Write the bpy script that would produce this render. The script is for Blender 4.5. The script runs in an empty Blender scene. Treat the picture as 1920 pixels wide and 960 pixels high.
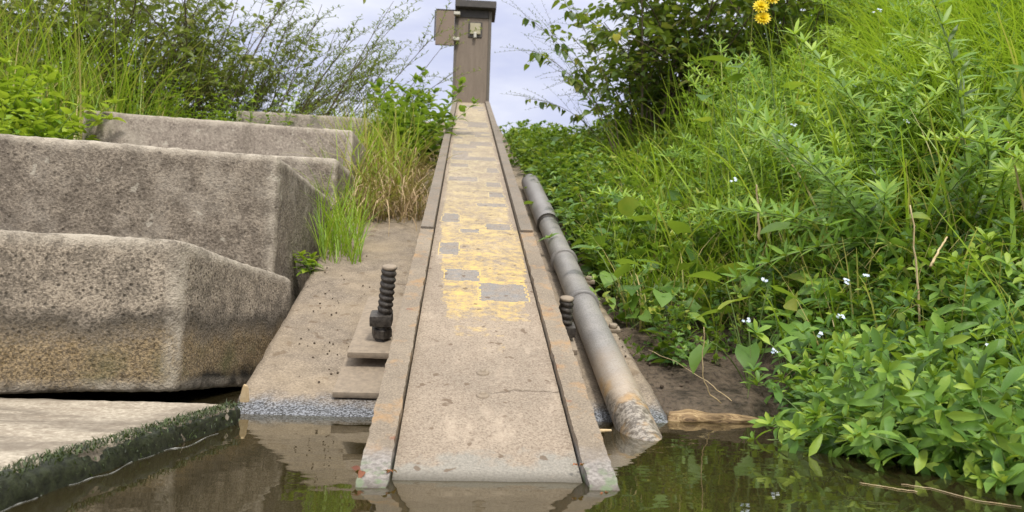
import bpy, math, random
import numpy as np
from mathutils import Vector, Matrix, noise as mnoise

S = bpy.context.scene
COL = S.collection
random.seed(7)
RNG = np.random.default_rng(11)
R = math.radians

# ------------------------------------------------------------------ camera
F = 1423.0                       # focal length in photo pixels (1920 wide)
HC = 0.217                       # eye height above the water
PITCH, ROLL = math.atan(100 / F), R(1.7)
CAM = np.array([0.0, 0.0, HC])
fwd = np.array([0, math.cos(PITCH), math.sin(PITCH)])
r0 = np.array([1.0, 0, 0]); u0 = np.array([0, -math.sin(PITCH), math.cos(PITCH)])
CR = math.cos(ROLL) * r0 + math.sin(ROLL) * u0
CU = -math.sin(ROLL) * r0 + math.cos(ROLL) * u0
cd = bpy.data.cameras.new('camera'); cam = bpy.data.objects.new('camera', cd); COL.objects.link(cam)
cam.matrix_world = Matrix(((CR[0], CU[0], -fwd[0], 0), (CR[1], CU[1], -fwd[1], 0), (CR[2], CU[2], -fwd[2], HC), (0, 0, 0, 1)))
cd.sensor_width = 36; cd.lens = 36 * F / 1920; cd.clip_start = 0.02; cd.clip_end = 2000
cd.dof.use_dof = True; cd.dof.focus_distance = 1.5; cd.dof.aperture_fstop = 9.0
S.camera = cam

# ------------------------------------------------------------------ light
SUN_EL, SUN_AZ = R(54), R(160)     # azimuth clockwise from +Y : behind the camera, to the right
w = bpy.data.worlds.new('World'); S.world = w; w.use_nodes = True
n = w.node_tree.nodes; l = w.node_tree.links; n.clear()
out = n.new('ShaderNodeOutputWorld'); bg = n.new('ShaderNodeBackground'); bg.inputs[1].default_value = 0.1
sky = n.new('ShaderNodeTexSky'); sky.sky_type = 'NISHITA'; sky.sun_disc = False
sky.sun_elevation = SUN_EL; sky.sun_rotation = SUN_AZ
tc = n.new('ShaderNodeTexCoord'); mp = n.new('ShaderNodeMapping'); mp.inputs['Scale'].default_value = (1.4, 1.0, 4.5)
mp.inputs['Rotation'].default_value = (0, R(12), R(20))
nz = n.new('ShaderNodeTexNoise'); nz.inputs['Scale'].default_value = 2.6; nz.inputs['Detail'].default_value = 7; nz.inputs['Roughness'].default_value = .55
rp = n.new('ShaderNodeValToRGB')
rp.color_ramp.elements[0].position = .33; rp.color_ramp.elements[0].color = (4.9, 5.2, 6.9, 1)
rp.color_ramp.elements[1].position = .60; rp.color_ramp.elements[1].color = (7.0, 7.15, 8.0, 1)
# an overcast sky is about twice as bright overhead as near the horizon
sx = n.new('ShaderNodeSeparateXYZ'); ov = n.new('ShaderNodeVectorMath'); ov.operation = 'SCALE'
zr = n.new('ShaderNodeMapRange'); zr.inputs[1].default_value = .35; zr.inputs[2].default_value = .95; zr.inputs[3].default_value = 1.0; zr.inputs[4].default_value = 2.1
zw = n.new('ShaderNodeMapRange'); zw.inputs[1].default_value = .35; zw.inputs[2].default_value = .6
wm = n.new('ShaderNodeMix'); wm.data_type = 'RGBA'; wm.inputs[7].default_value = (7.1, 7.1, 7.1, 1)
mx = n.new('ShaderNodeMix'); mx.data_type = 'RGBA'; mx.inputs[0].default_value = .93
l.new(tc.outputs['Generated'], mp.inputs[0]); l.new(mp.outputs[0], nz.inputs['Vector']); l.new(nz.outputs[0], rp.inputs[0])
l.new(sky.outputs[0], mx.inputs[6]); l.new(rp.outputs[0], wm.inputs[6]); l.new(zw.outputs[0], wm.inputs[0]); l.new(sx.outputs[2], zw.inputs[0]); l.new(wm.outputs[2], ov.inputs[0])
l.new(tc.outputs['Generated'], sx.inputs[0]); l.new(sx.outputs[2], zr.inputs[0]); l.new(zr.outputs[0], ov.inputs['Scale']); l.new(ov.outputs[0], mx.inputs[7]); l.new(mx.outputs[2], bg.inputs[0]); l.new(bg.outputs[0], out.inputs[0])
sd = bpy.data.lights.new('sun', 'SUN'); sd.energy = 2.3; sd.angle = R(10); sd.color = (1, .95, .86)
sun = bpy.data.objects.new('sun', sd); COL.objects.link(sun)
sv = Vector((math.sin(SUN_AZ) * math.cos(SUN_EL), math.cos(SUN_AZ) * math.cos(SUN_EL), math.sin(SUN_EL)))
sun.rotation_euler = sv.to_track_quat('Z', 'Y').to_euler()
S.view_settings.view_transform = 'Standard'; S.view_settings.look = 'None'
S.view_settings.exposure = 0.45; S.view_settings.gamma = 1; S.view_settings.use_curve_mapping = False
S.render.engine = 'CYCLES'

# ------------------------------------------------------------------ projection helpers (photo pixels -> metres)
def ray(px, py): return fwd + (px - 960) / F * CR + (480 - py) / F * CU
def at_depth(px, py, d): return CAM + ray(px, py) * d
def at_z(px, py, z=0.0):
    q = ray(px, py); return CAM + q * ((z - HC) / q[2])
def unit(v): v = np.asarray(v, float); return v / np.linalg.norm(v)
def on_plane(px, py, P, N):
    q = ray(px, py); return CAM + q * (np.dot(P - CAM, N) / np.dot(q, N))

# channel frame: O at the waterline, A up the slope, W to the right, N out of the slope
A = unit(ray(878, 74))
pl_, pr_ = at_z(663, 917), at_z(1157, 913)
O = (pl_ + pr_) / 2
W = unit(np.array([A[1], -A[0], 0])); N = np.cross(W, A)
def C3(w_, s, h=0.0): return O + W * w_ + A * s + N * h           # channel coordinates -> world
def chan(px, py, h=0.0):
    p = on_plane(px, py, O + N * h, N) - O
    return np.dot(p, W), np.dot(p, A)
PA = at_z(600, 780)
HA = np.dot(PA - O, N)                                               # apron lies this far below the channel (negative)
def apron(px, py, h=0.0): return chan(px, py, HA + h)

# ------------------------------------------------------------------ tagging
def tag(o, label=None, cat=None, group=None, kind=None):
    if label: o['label'] = label
    if cat: o['category'] = cat
    if group: o['group'] = group
    if kind: o['kind'] = kind
    return o
def thing(name, loc, label, cat, group=None):
    o = bpy.data.objects.new(name, None); COL.objects.link(o); o.location = Vector(loc); o.empty_display_size = .05
    return tag(o, label, cat, group)

class MB:
    """collects quads with a per-vertex tint, and becomes ONE mesh object"""
    def __init__(s): s.v = []; s.f = []; s.t = []; s.n = 0
    def add(s, v, f, t=0.5):
        v = np.asarray(v, float).reshape(-1, 3); f = np.asarray(f, int).reshape(-1, 4)
        s.v.append(v); s.f.append(f + s.n); s.t.append(np.broadcast_to(np.asarray(t, float), (len(v),)).copy()); s.n += len(v)
        return s
    def inst(s, v, f, M, T, t):
        """many copies of a template; M (m,3,3), T (m,3), t (m,) or (m,n)"""
        m = len(M)
        if m == 0: return
        k = len(v); vv = np.einsum('mij,nj->mni', M, v) + T[:, None, :]
        ff = f[None] + (np.arange(m) * k)[:, None, None]
        t = np.asarray(t, float)
        tt = np.repeat(t, k) if t.ndim == 1 else t.reshape(-1)
        s.add(vv.reshape(-1, 3), ff.reshape(-1, 4), tt)
    def arrays(s): return np.concatenate(s.v), np.concatenate(s.f), np.concatenate(s.t)
    def build(s, name, m, parent=None, smooth=True, local=True):
        v, f, t = s.arrays()
        if parent is not None and local: v = v - np.array(parent_world(parent))
        me = bpy.data.meshes.new(name)
        me.vertices.add(len(v)); me.vertices.foreach_set('co', v.astype(np.float32).ravel())
        me.loops.add(len(f) * 4); me.loops.foreach_set('vertex_index', f.astype(np.int32).ravel())
        me.polygons.add(len(f)); me.polygons.foreach_set('loop_start', (np.arange(len(f)) * 4).astype(np.int32))
        me.polygons.foreach_set('loop_total', np.full(len(f), 4, np.int32))
        me.polygons.foreach_set('use_smooth', np.full(len(f), smooth))
        a = me.attributes.new('tint', 'FLOAT', 'POINT'); a.data.foreach_set('value', t.astype(np.float32))
        me.update(); me.validate(); me.materials.append(m)
        o = bpy.data.objects.new(name, me); COL.objects.link(o)
        if parent is not None: o.parent = parent
        return o
def parent_world(p):
    q = Vector((0, 0, 0))
    while p is not None: q = q + p.location; p = p.parent
    return q

# ---- basic solids
def tube_arrays(pts, rad, k=6, caps=True):
    pts = np.asarray(pts, float); m = len(pts); rad = np.broadcast_to(np.asarray(rad, float), (m,))
    tan = np.gradient(pts, axis=0); tan /= np.linalg.norm(tan, axis=1)[:, None] + 1e-12
    ref = np.array([0.12, 0.31, 0.94]) if abs(tan[0, 2]) < .9 else np.array([.94, .3, .1])
    a = np.cross(tan, ref); a /= np.linalg.norm(a, axis=1)[:, None]; b = np.cross(tan, a)
    th = np.arange(k) / k * 2 * math.pi
    v = pts[:, None, :] + rad[:, None, None] * (np.cos(th)[None, :, None] * a[:, None, :] + np.sin(th)[None, :, None] * b[:, None, :])
    f = []
    for i in range(m - 1):
        for j in range(k):
            f.append((i * k + j, i * k + (j + 1) % k, (i + 1) * k + (j + 1) % k, (i + 1) * k + j))
    v = v.reshape(-1, 3); f = np.array(f)
    if caps:
        c0, c1 = len(v), len(v) + k
        v = np.concatenate([v, np.repeat(pts[:1], k, 0), np.repeat(pts[-1:], k, 0)])
        e = [(c0 + j, c0 + (j + 1) % k, (j + 1) % k, j) for j in range(k)]
        g = [((m - 1) * k + j, (m - 1) * k + (j + 1) % k, c1 + (j + 1) % k, c1 + j) for j in range(k)]
        f = np.concatenate([f, e, g])
    return v, f
BF = np.array([(0, 1, 3, 2), (4, 6, 7, 5), (0, 4, 5, 1), (2, 3, 7, 6), (0, 2, 6, 4), (1, 5, 7, 3)])
def box8(fn):       # fn(i,j,k in 0/1) -> point
    return np.array([fn(i, j, k) for i in (0, 1) for j in (0, 1) for k in (0, 1)]), BF
def rough_box(L, D, H, r=.012, seg=.02, amp=.004, freq=9, seed=0, fine=.0015):
    """rounded, weathered block; x in [0,L], y in [0,D], z in [-H,0]"""
    dims = np.array([L, D, H]); vs = []; fs = []; nn = 0
    for ax in range(3):
        for sgn in (0, 1):
            u, v_ = [(1, 2), (0, 2), (0, 1)][ax]
            nu = max(3, int(dims[u] / seg)); nv = max(3, int(dims[v_] / seg))
            gu = np.linspace(0, 1, nu + 1); gv = np.linspace(0, 1, nv + 1)
            UU, VV = np.meshgrid(gu * dims[u], gv * dims[v_], indexing='ij')
            p = np.zeros((nu + 1, nv + 1, 3)); p[..., u] = UU; p[..., v_] = VV; p[..., ax] = sgn * dims[ax]
            idx = np.arange((nu + 1) * (nv + 1)).reshape(nu + 1, nv + 1)
            q = np.stack([idx[:-1, :-1], idx[1:, :-1], idx[1:, 1:], idx[:-1, 1:]], -1).reshape(-1, 4)
            flip = (sgn == 0) ^ (ax == 1)
            if flip: q = q[:, ::-1]
            vs.append(p.reshape(-1, 3)); fs.append(q + nn); nn += p.size // 3
    v = np.concatenate(vs); f = np.concatenate(fs)
    core = np.clip(v, r, dims - r); d = v - core
    global EDGE; e3 = np.sort(np.clip(1.6 - np.minimum(v, dims - v) / (r * 1.1), 0, 1), 1); EDGE = e3[:, 1]
    ln = np.linalg.norm(d, axis=1)[:, None]
    nrm = d / np.maximum(ln, 1e-9); v = core + nrm * r
    out_ = np.empty_like(v)
    for i, (p, q) in enumerate(zip(v, nrm)):
        P = Vector(p + seed * 3.7)
        h = amp * mnoise.noise(P * freq * .35) * 1.6 + amp * .7 * mnoise.noise(P * freq) + fine * mnoise.noise(P * 70) + fine * mnoise.noise(P * 140)
        out_[i] = p + q * h
    out_[:, 2] -= H
    return out_, f

# ------------------------------------------------------------------ node materials
class NT:
    def __init__(s, name):
        s.m = bpy.data.materials.new(name); s.m.use_nodes = True
        s.n = s.m.node_tree.nodes; s.l = s.m.node_tree.links; s.n.clear()
        s.out = s.n.new('ShaderNodeOutputMaterial')
    def new(s, t, **k):
        x = s.n.new(t)
        for a, b in k.items(): setattr(x, a, b)
        return x
    def put(s, sock, val):
        if isinstance(val, bpy.types.NodeSocket): s.l.new(val, sock)
        elif val is not None: sock.default_value = val
    def noise(s, vec, scale, detail=4, rough=.55, dist=0):
        x = s.new('ShaderNodeTexNoise'); s.put(x.inputs['Vector'], vec); x.inputs['Scale'].default_value = scale
        x.inputs['Detail'].default_value = detail; x.inputs['Roughness'].default_value = rough; x.inputs['Distortion'].default_value = dist
        return x.outputs[0]
    def vor(s, vec, scale, feature='F1', rnd=1):
        x = s.new('ShaderNodeTexVoronoi', feature=feature); s.put(x.inputs['Vector'], vec); x.inputs['Scale'].default_value = scale
        x.inputs['Randomness'].default_value = rnd
        return x
    def ramp(s, fac, stops, interp='LINEAR'):
        x = s.new('ShaderNodeValToRGB'); s.put(x.inputs[0], fac); e = x.color_ramp.elements; x.color_ramp.interpolation = interp
        while len(e) < len(stops): e.new(.5)
        for i, (p, c) in enumerate(stops):
            e[i].position = p; e[i].color = (c, c, c, 1) if isinstance(c, (int, float)) else (*c, 1)
        return x.outputs[0]
    def mix(s, fac, a, b, blend='MIX'):
        x = s.new('ShaderNodeMix', data_type='RGBA', blend_type=blend); s.put(x.inputs[0], fac)
        s.put(x.inputs[6], (*a, 1) if isinstance(a, tuple) else a); s.put(x.inputs[7], (*b, 1) if isinstance(b, tuple) else b)
        return x.outputs[2]
    def math(s, op, a, b=None, c=None):
        x = s.new('ShaderNodeMath', operation=op); s.put(x.inputs[0], a); s.put(x.inputs[1], b)
        if c is not None: s.put(x.inputs[2], c)
        return x.outputs[0]
    def pos(s): return s.new('ShaderNodeNewGeometry').outputs['Position']
    def sep(s, v): x = s.new('ShaderNodeSeparateXYZ'); s.put(x.inputs[0], v); return x.outputs
    def attr(s, nm): return s.new('ShaderNodeAttribute', attribute_name=nm).outputs['Fac']
    def maprange(s, v, a, b, c=0, d=1):
        x = s.new('ShaderNodeMapRange'); s.put(x.inputs[0], v)
        for i, q in enumerate((a, b, c, d)): x.inputs[i + 1].default_value = q
        return x.outputs[0]
    def scale(s, v, sc):
        x = s.new('ShaderNodeMapping'); s.put(x.inputs[0], v); x.inputs['Scale'].default_value = sc; return x.outputs[0]
    def bump(s, h, strength=.5, dist=.01, normal=None):
        x = s.new('ShaderNodeBump'); x.inputs['Strength'].default_value = strength; x.inputs['Distance'].default_value = dist
        s.put(x.inputs['Height'], h)
        if normal is not None: s.put(x.inputs['Normal'], normal)
        return x.outputs[0]
    def pbr(s, col, rough=.8, normal=None, metal=0, spec=.4, trans=None, tcol=None):
        x = s.new('ShaderNodeBsdfPrincipled'); s.put(x.inputs['Base Color'], (*col, 1) if isinstance(col, tuple) else col)
        s.put(x.inputs['Roughness'], rough); s.put(x.inputs['Metallic'], metal); x.inputs['Specular IOR Level'].default_value = spec
        if normal is not None: s.put(x.inputs['Normal'], normal)
        o = x.outputs[0]
        if trans:
            t = s.new('ShaderNodeBsdfTranslucent'); s.put(t.inputs[0], tcol if tcol is not None else col)
            if normal is not None: s.put(t.inputs['Normal'], normal)
            m_ = s.new('ShaderNodeMixShader'); m_.inputs[0].default_value = trans
            s.l.new(o, m_.inputs[1]); s.l.new(t.outputs[0], m_.inputs[2]); o = m_.outputs[0]
        s.l.new(o, s.out.inputs[0]); return s.m

def concrete(name, a, b, dark, speck=220, bump=.6, stain=None, wet=False, pits=.5, bdist=.006, worn=False):
    t = NT(name); p = t.pos()
    big = t.noise(p, 3.2, 5, .6); mid = t.noise(p, 22, 6, .65); fine = t.noise(p, speck, 3, .7)
    c = t.mix(t.ramp(big, [(.3, 0), (.7, 1)]), a, b)
    c = t.mix(t.ramp(mid, [(.38, .55), (.6, 0)]), c, dark)
    c = t.mix(t.ramp(fine, [(.36, .75), (.52, 0)]), c, dark)
    c = t.mix(t.ramp(fine, [(.55, 0), (.72, .5)]), c, tuple(min(1, x * 1.7) for x in a))
    v = t.vor(p, speck * .35).outputs[0]
    c = t.mix(t.ramp(v, [(.12, pits), (.3, 0)]), c, tuple(x * .45 for x in dark))
    if stain: c = stain(t, p, c)
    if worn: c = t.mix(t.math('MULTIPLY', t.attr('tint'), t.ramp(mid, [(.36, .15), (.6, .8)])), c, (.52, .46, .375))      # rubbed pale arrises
    h = t.math('ADD', t.math('MULTIPLY', fine, .8), t.math('MULTIPLY', t.ramp(v, [(.05, 0), (.3, 1)]), .22))
    h = t.math('ADD', h, t.math('MULTIPLY', mid, .9))
    rough = .88
    if wet:
        z = t.sep(p)[2]; zz = t.math('ADD', z, t.math('MULTIPLY', t.math('SUBTRACT', mid, .5), .035))
        wf = t.maprange(zz, .012, .034, 1, 0)
        c = t.mix(wf, c, t.mix(t.ramp(fine, [(.46, 0), (.56, 1)]), (.035, .035, .036), (.25, .26, .285)))
        rough = t.maprange(wf, 0, 1, .88, .3)
    return t.pbr(c, rough, t.bump(h, bump, bdist), spec=.3)

def leafmat(name, stops, trans=.35, rough=.45, veins=True):
    t = NT(name); tint = t.attr('tint'); p = t.pos()
    nz_ = t.noise(p, 40, 3)
    f = t.math('ADD', tint, t.math('MULTIPLY', t.math('SUBTRACT', nz_, .5), .22))
    c = t.ramp(f, stops)
    tc_ = t.mix(.55, c, (.42, .56, .03), 'MIX')
    return t.pbr(c, rough, t.bump(t.noise(p, 260, 2), .25, .002) if veins else None, spec=.45, trans=trans, tcol=tc_)

M = {}
def stain_block(t, p, c):
    z = t.sep(p)[2]; e = t.noise(p, 5.5, 5, .6)
    zz = t.math('ADD', z, t.math('MULTIPLY', t.math('SUBTRACT', e, .5), .16))
    band = t.ramp(t.maprange(zz, .0, .34), [(.40, 0), (.52, .62), (.62, 0)])       # dark tide mark
    low = t.maprange(zz, .19, .13, 0, .72)
    c = t.mix(low, c, t.mix(t.ramp(t.noise(p, 190, 3, .7), [(.42, 0), (.58, 1)]), (.085, .058, .025), (.36, .26, .13)))
    c = t.mix(t.math('MULTIPLY', t.ramp(t.noise(p, 11, 4), [(.5, 0), (.66, 1)]), t.maprange(zz, .16, .09, 0, .6)), c, (.085, .095, .03))
    c = t.mix(band, c, (.03, .028, .024))
    c = t.mix(t.maprange(zz, .062, .035, 0, .93), c, (.012, .012, .01))
    return c
def stain_lichen(t, p, c):
    c = t.mix(t.math('MULTIPLY', t.ramp(t.noise(p, 7, 5, .6), [(.5, 0), (.68, 1)]), .5), c, (.46, .41, .34))
    c = t.mix(t.math('MULTIPLY', t.ramp(t.noise(t.scale(p, (5, 5, .8)), 3, 5, .6), [(.52, 0), (.7, 1)]), .45), c, (.13, .11, .085))
    return t.mix(t.ramp(t.noise(p, 26, 3, .5), [(.66, 0), (.7, .5)]), c, (.5, .46, .38))
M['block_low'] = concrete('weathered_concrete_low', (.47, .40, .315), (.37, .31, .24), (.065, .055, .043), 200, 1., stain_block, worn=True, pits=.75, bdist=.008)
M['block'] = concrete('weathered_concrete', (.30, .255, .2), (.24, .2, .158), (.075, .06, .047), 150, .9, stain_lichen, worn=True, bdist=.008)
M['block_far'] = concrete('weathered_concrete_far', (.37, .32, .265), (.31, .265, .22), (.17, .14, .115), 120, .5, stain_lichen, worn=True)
def stain_apron(t, p, c):
    f = t.noise(p, 26, 2, .4); c = t.mix(t.ramp(f, [(.30, .6), (.35, 0)]), c, (.10, .065, .04))
    g = t.noise(p, 4, 3); return t.mix(t.ramp(g, [(.45, 0), (.7, .4)]), c, (.40, .31, .2))
M['apron'] = concrete('muddy_apron_concrete', (.32, .262, .198), (.245, .2, .152), (.12, .096, .074), 230, .35, stain_apron, wet=True, pits=.25)
def stain_slab(t, p, c):
    q = t.scale(p, (1.2, 3.2, 1)); f = t.noise(q, 1.7, 3, .45)
    c = t.mix(t.ramp(f, [(.42, 0), (.5, .7), (.56, 0)]), c, (.13, .105, .08)); return c
M['slab'] = concrete('pale_wet_slab', (.50, .44, .35), (.37, .32, .25), (.22, .175, .13), 120, .25, stain_slab, pits=.15)

def steel_mud(name, a, b, rust, low=True):
    t = NT(name); p = t.pos(); big = t.noise(p, 7, 5, .6); fine = t.noise(p, 330, 3, .7); mid = t.noise(p, 45, 5, .65)
    c = t.mix(t.ramp(big, [(.35, 0), (.65, 1)]), a, b)
    c = t.mix(t.ramp(fine, [(.38, .55), (.52, 0)]), c, tuple(x * .4 for x in a))
    c = t.mix(t.ramp(fine, [(.55, 0), (.7, .45)]), c, tuple(min(1, x * 1.55) for x in a))
    if rust:
        c = t.mix(t.ramp(t.noise(p, 16, 5, .65), [(.52, 0), (.66, rust)]), c, (.38, .22, .09))
        c = t.mix(t.ramp(t.noise(p, 30, 4, .6), [(.64, 0), (.72, rust * .8)]), c, (.2, .055, .025))
    if low:
        z = t.sep(p)[2]; zz = t.math('ADD', z, t.math('MULTIPLY', t.math('SUBTRACT', t.noise(p, 24, 4, .6), .5), .035))
        g = t.mix(t.ramp(t.noise(p, 150, 3, .7), [(.4, 0), (.6, 1)]), (.17, .155, .145), (.31, .285, .265))
        g = t.mix(t.maprange(z, .009, .001, 0, .7), g, (.06, .05, .04))
        c = t.mix(t.maprange(zz, .034, .02, 0, .9), c, g)
        c = t.mix(t.math('MULTIPLY', t.ramp(t.noise(p, 60, 3), [(.5, 0), (.62, 1)]), t.maprange(zz, .022, .008, 0, .7)), c, (.14, .19, .1))
    h = t.math('ADD', t.math('MULTIPLY', fine, .5), mid)
    return t.pbr(c, .82, t.bump(h, .55, .003), spec=.3)
M['rail'] = steel_mud('mud_caked_steel_rail', (.285, .232, .172), (.205, .166, .125), .6)
M['rail_up'] = steel_mud('dusty_steel_rail', (.23, .193, .155), (.18, .152, .12), .15, False)
def platemat():
    t = NT('worn_painted_gauge_plate'); p = t.pos(); a = t.attr('tint')
    big = t.noise(p, 5, 5, .6); fine = t.noise(p, 300, 4, .75); mid = t.noise(p, 55, 6, .7)
    dirt = t.mix(t.ramp(big, [(.35, 0), (.65, 1)]), (.345, .28, .212), (.255, .21, .162))
    dirt = t.mix(t.ramp(fine, [(.38, .85), (.5, 0)]), dirt, (.15, .11, .08))
    dirt = t.mix(t.ramp(t.noise(p, 120, 4, .7), [(.36, .6), (.48, 0)]), dirt, (.2, .15, .11))
    dirt = t.mix(t.ramp(t.noise(t.scale(p, (2.2, 1, 1)), 9, 6, .7), [(.55, 0), (.7, .5)]), dirt, (.5, .41, .315))
    dq = t.new('ShaderNodeVectorMath', operation='DOT_PRODUCT'); t.put(dq.inputs[0], p); dq.inputs[1].default_value = tuple(A)
    ds = t.math('SUBTRACT', dq.outputs['Value'], float(np.dot(O, A) + chan(960, 722)[1]))
    ds = t.math('ABSOLUTE', t.math('ADD', ds, t.math('MULTIPLY', t.math('SUBTRACT', t.noise(p, 18, 4), .5), .05)))
    wq = t.new('ShaderNodeVectorMath', operation='DOT_PRODUCT'); t.put(wq.inputs[0], p); wq.inputs[1].default_value = tuple(W)
    crack = t.math('MULTIPLY', t.maprange(ds, .0012, .0026, .75, 0), t.maprange(wq.outputs['Value'], float(np.dot(O, W)) - .02, float(np.dot(O, W)) + .03))
    dirt = t.mix(crack, dirt, (.1, .075, .055))
    dirt = t.mix(t.ramp(fine, [(.54, 0), (.7, .5)]), dirt, (.52, .43, .335))
    z = t.sep(p)[2]
    zz = t.math('ADD', z, t.math('MULTIPLY', t.math('SUBTRACT', t.noise(p, 17, 6, .65), .5), .085))
    dirt = t.mix(t.maprange(zz, .024, .012, 0, .85), dirt, t.mix(t.ramp(fine, [(.36, 0), (.66, 1)]), (.20, .19, .165), (.32, .30, .26)))
    yel = t.mix(t.maprange(z, .28, .75), (.72, .49, .10), (.52, .47, .30))
    yel = t.mix(t.ramp(fine, [(.42, .7), (.6, 0)]), yel, (.5, .37, .2))
    gry = t.mix(t.ramp(fine, [(.4, 0), (.6, 1)]), (.17, .165, .162), (.27, .26, .25))
    wear = t.math('ADD', t.math('MULTIPLY', t.math('SUBTRACT', mid, .5), 1.1), t.math('MULTIPLY', t.math('SUBTRACT', t.noise(p, 14, 4), .5), .7))
    ym = t.math('MULTIPLY', t.math('LESS_THAN', a, 1.5), t.math('MULTIPLY', t.maprange(t.math('ADD', a, wear), .38, .74, 0, .85), t.maprange(z, .25, .8, 1, .72)))
    gm = t.math('MULTIPLY', t.maprange(t.math('ADD', a, t.math('MULTIPLY', wear, .35)), 1.42, 1.55), t.maprange(z, .3, .9, 1, .65))
    c = t.mix(ym, dirt, yel); c = t.mix(t.math('MULTIPLY', gm, t.ramp(t.noise(p, 38, 5, .7), [(.38, .9), (.6, .25)])), c, gry)
    c = t.mix(t.maprange(z, .009, .001, 0, .7), c, (.07, .06, .045))
    dots = t.noise(p, 48, 2, .4); c = t.mix(t.ramp(dots, [(.28, .8), (.32, 0)]), c, (.13, .09, .06))
    return t.pbr(c, .85, t.bump(t.math('ADD', fine, mid), .45, .0025), spec=.3)
M['plate'] = platemat()
def pipemat():
    t = NT('grey_pipe_with_mud'); p = t.pos(); z = t.sep(p)[2]; fine = t.noise(p, 260, 3, .7); mid = t.noise(p, 12, 5, .6)
    c = t.mix(t.ramp(mid, [(.35, 0), (.65, 1)]), (.20, .19, .183), (.29, .27, .25))
    c = t.mix(t.ramp(fine, [(.36, .5), (.5, 0)]), c, (.13, .115, .1))
    zz = t.math('ADD', z, t.math('MULTIPLY', t.math('SUBTRACT', mid, .5), .12))
    mud = t.mix(t.ramp(t.noise(p, 30, 5, .7), [(.35, 0), (.65, 1)]), (.40, .31, .225), (.5, .39, .28))
    c = t.mix(t.maprange(zz, .15, .05, 0, .85), c, mud)
    low = t.mix(t.ramp(t.noise(p, 90, 4, .8), [(.44, 0), (.56, 1)]), (.045, .04, .035), (.33, .30, .26))
    c = t.mix(t.maprange(zz, .075, .04, 0, .8), c, low)
    c = t.mix(t.math('MULTIPLY', t.ramp(t.noise(p, 18, 4), [(.52, 0), (.66, 1)]), t.maprange(zz, .1, .05, 0, .8)), c, (.45, .27, .1))
    return t.pbr(c, t.ramp(fine, [(.4, .55), (.6, .38)]), t.bump(fine, .3, .002), spec=.5)
M['pipe'] = pipemat()
def simple(name, a, b, sc=60, rough=.7, bump=.3, metal=0, spec=.4):
    t = NT(name); p = t.pos(); f = t.noise(p, sc, 5, .65)
    return t.pbr(t.mix(t.ramp(f, [(.35, 0), (.65, 1)]), a, b), rough, t.bump(f, bump, .003), metal, spec)
M['darksteel'] = simple('dark_greased_steel', (.035, .03, .027), (.10, .088, .075), 120, .5, .4, .3)
M['rustplate'] = simple('mud_covered_steel_plate', (.31, .25, .185), (.225, .182, .138), 80, .85, .5)
def boxmat():
    t = NT('brown_box_paint'); p = t.pos(); f = t.noise(t.scale(p, (9, 9, 1.2)), 5, 5, .65); h = t.noise(p, 60, 4, .7)
    c = t.mix(t.ramp(f, [(.35, 0), (.65, 1)]), (.165, .127, .094), (.20, .155, .116)); c = t.mix(t.ramp(h, [(.3, .5), (.42, 0)]), c, (.10, .075, .055))
    return t.pbr(c, .6, t.bump(h, .1, .003))
M['boxpaint'] = boxmat()
M['boxpaint_plain'] = simple('brown_box_paint', (.20, .155, .115), (.225, .178, .135), 14, .6, .08)
M['boxdark'] = simple('dark_brown_roof', (.045, .04, .036), (.07, .06, .052), 25, .6, .1)
M['boxedge'] = simple('dark_green_brown_edge', (.105, .09, .07), (.12, .10, .08), 25, .6, .1)
M['metal'] = simple('dull_zinc', (.5, .47, .4), (.38, .36, .3), 40, .45, .1, .4)
M['moss'] = leafmat('wet_moss', [(0, (.012, .017, .008)), (.5, (.03, .045, .014)), (1, (.07, .1, .03))], .1, .6, False)
M['mossbase'] = simple('moss_base', (.012, .014, .008), (.035, .042, .018), 90, .5, .8)
M['glint'] = simple('glint', (.4, .4, .38), (.55, .55, .53), 200, .4, .2)  # pale colour of the painted waterline glint
M['wood'] = simple('pale_dry_wood', (.55, .40, .22), (.68, .53, .32), 60, .75, .4)
M['rust_leaf'] = leafmat('rusty_dead_leaf', [(0, (.12, .03, .015)), (1, (.35, .12, .05))], .15, .6)
def logmat():
    t = NT('soaked_split_log'); p = t.scale(t.pos(), (4, 50, 50)); f = t.noise(p, 3, 6, .7, .6)
    c = t.ramp(f, [(.36, (.07, .04, .02)), (.5, (.24, .155, .075)), (.66, (.52, .38, .2))])
    return t.pbr(c, .7, t.bump(f, .6, .004))
M['log'] = logmat()
def mudmat():
    t = NT('mud_and_soil'); p = t.pos(); z = t.sep(p)[2]; a = t.noise(p, 6, 6, .6); b = t.noise(p, 70, 5, .7); v = t.vor(p, 55).outputs[0]
    c = t.mix(t.ramp(a, [(.35, 0), (.65, 1)]), (.115, .085, .06), (.17, .128, .09))
    c = t.mix(t.ramp(b, [(.36, .8), (.52, 0)]), c, (.035, .026, .018))
    c = t.mix(t.ramp(b, [(.58, 0), (.72, .6)]), c, (.26, .2, .145))
    c = t.mix(t.maprange(z, -.005, -.05, 0, 1), c, (.075, .06, .028))
    h = t.math('ADD', t.math('MULTIPLY', a, 1.5), t.math('ADD', b, t.math('MULTIPLY', v, .6)))
    return t.pbr(c, t.maprange(z, .0, .06, .45, .9), t.bump(h, .9, .02), spec=.35)
M['mud'] = mudmat()
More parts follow.
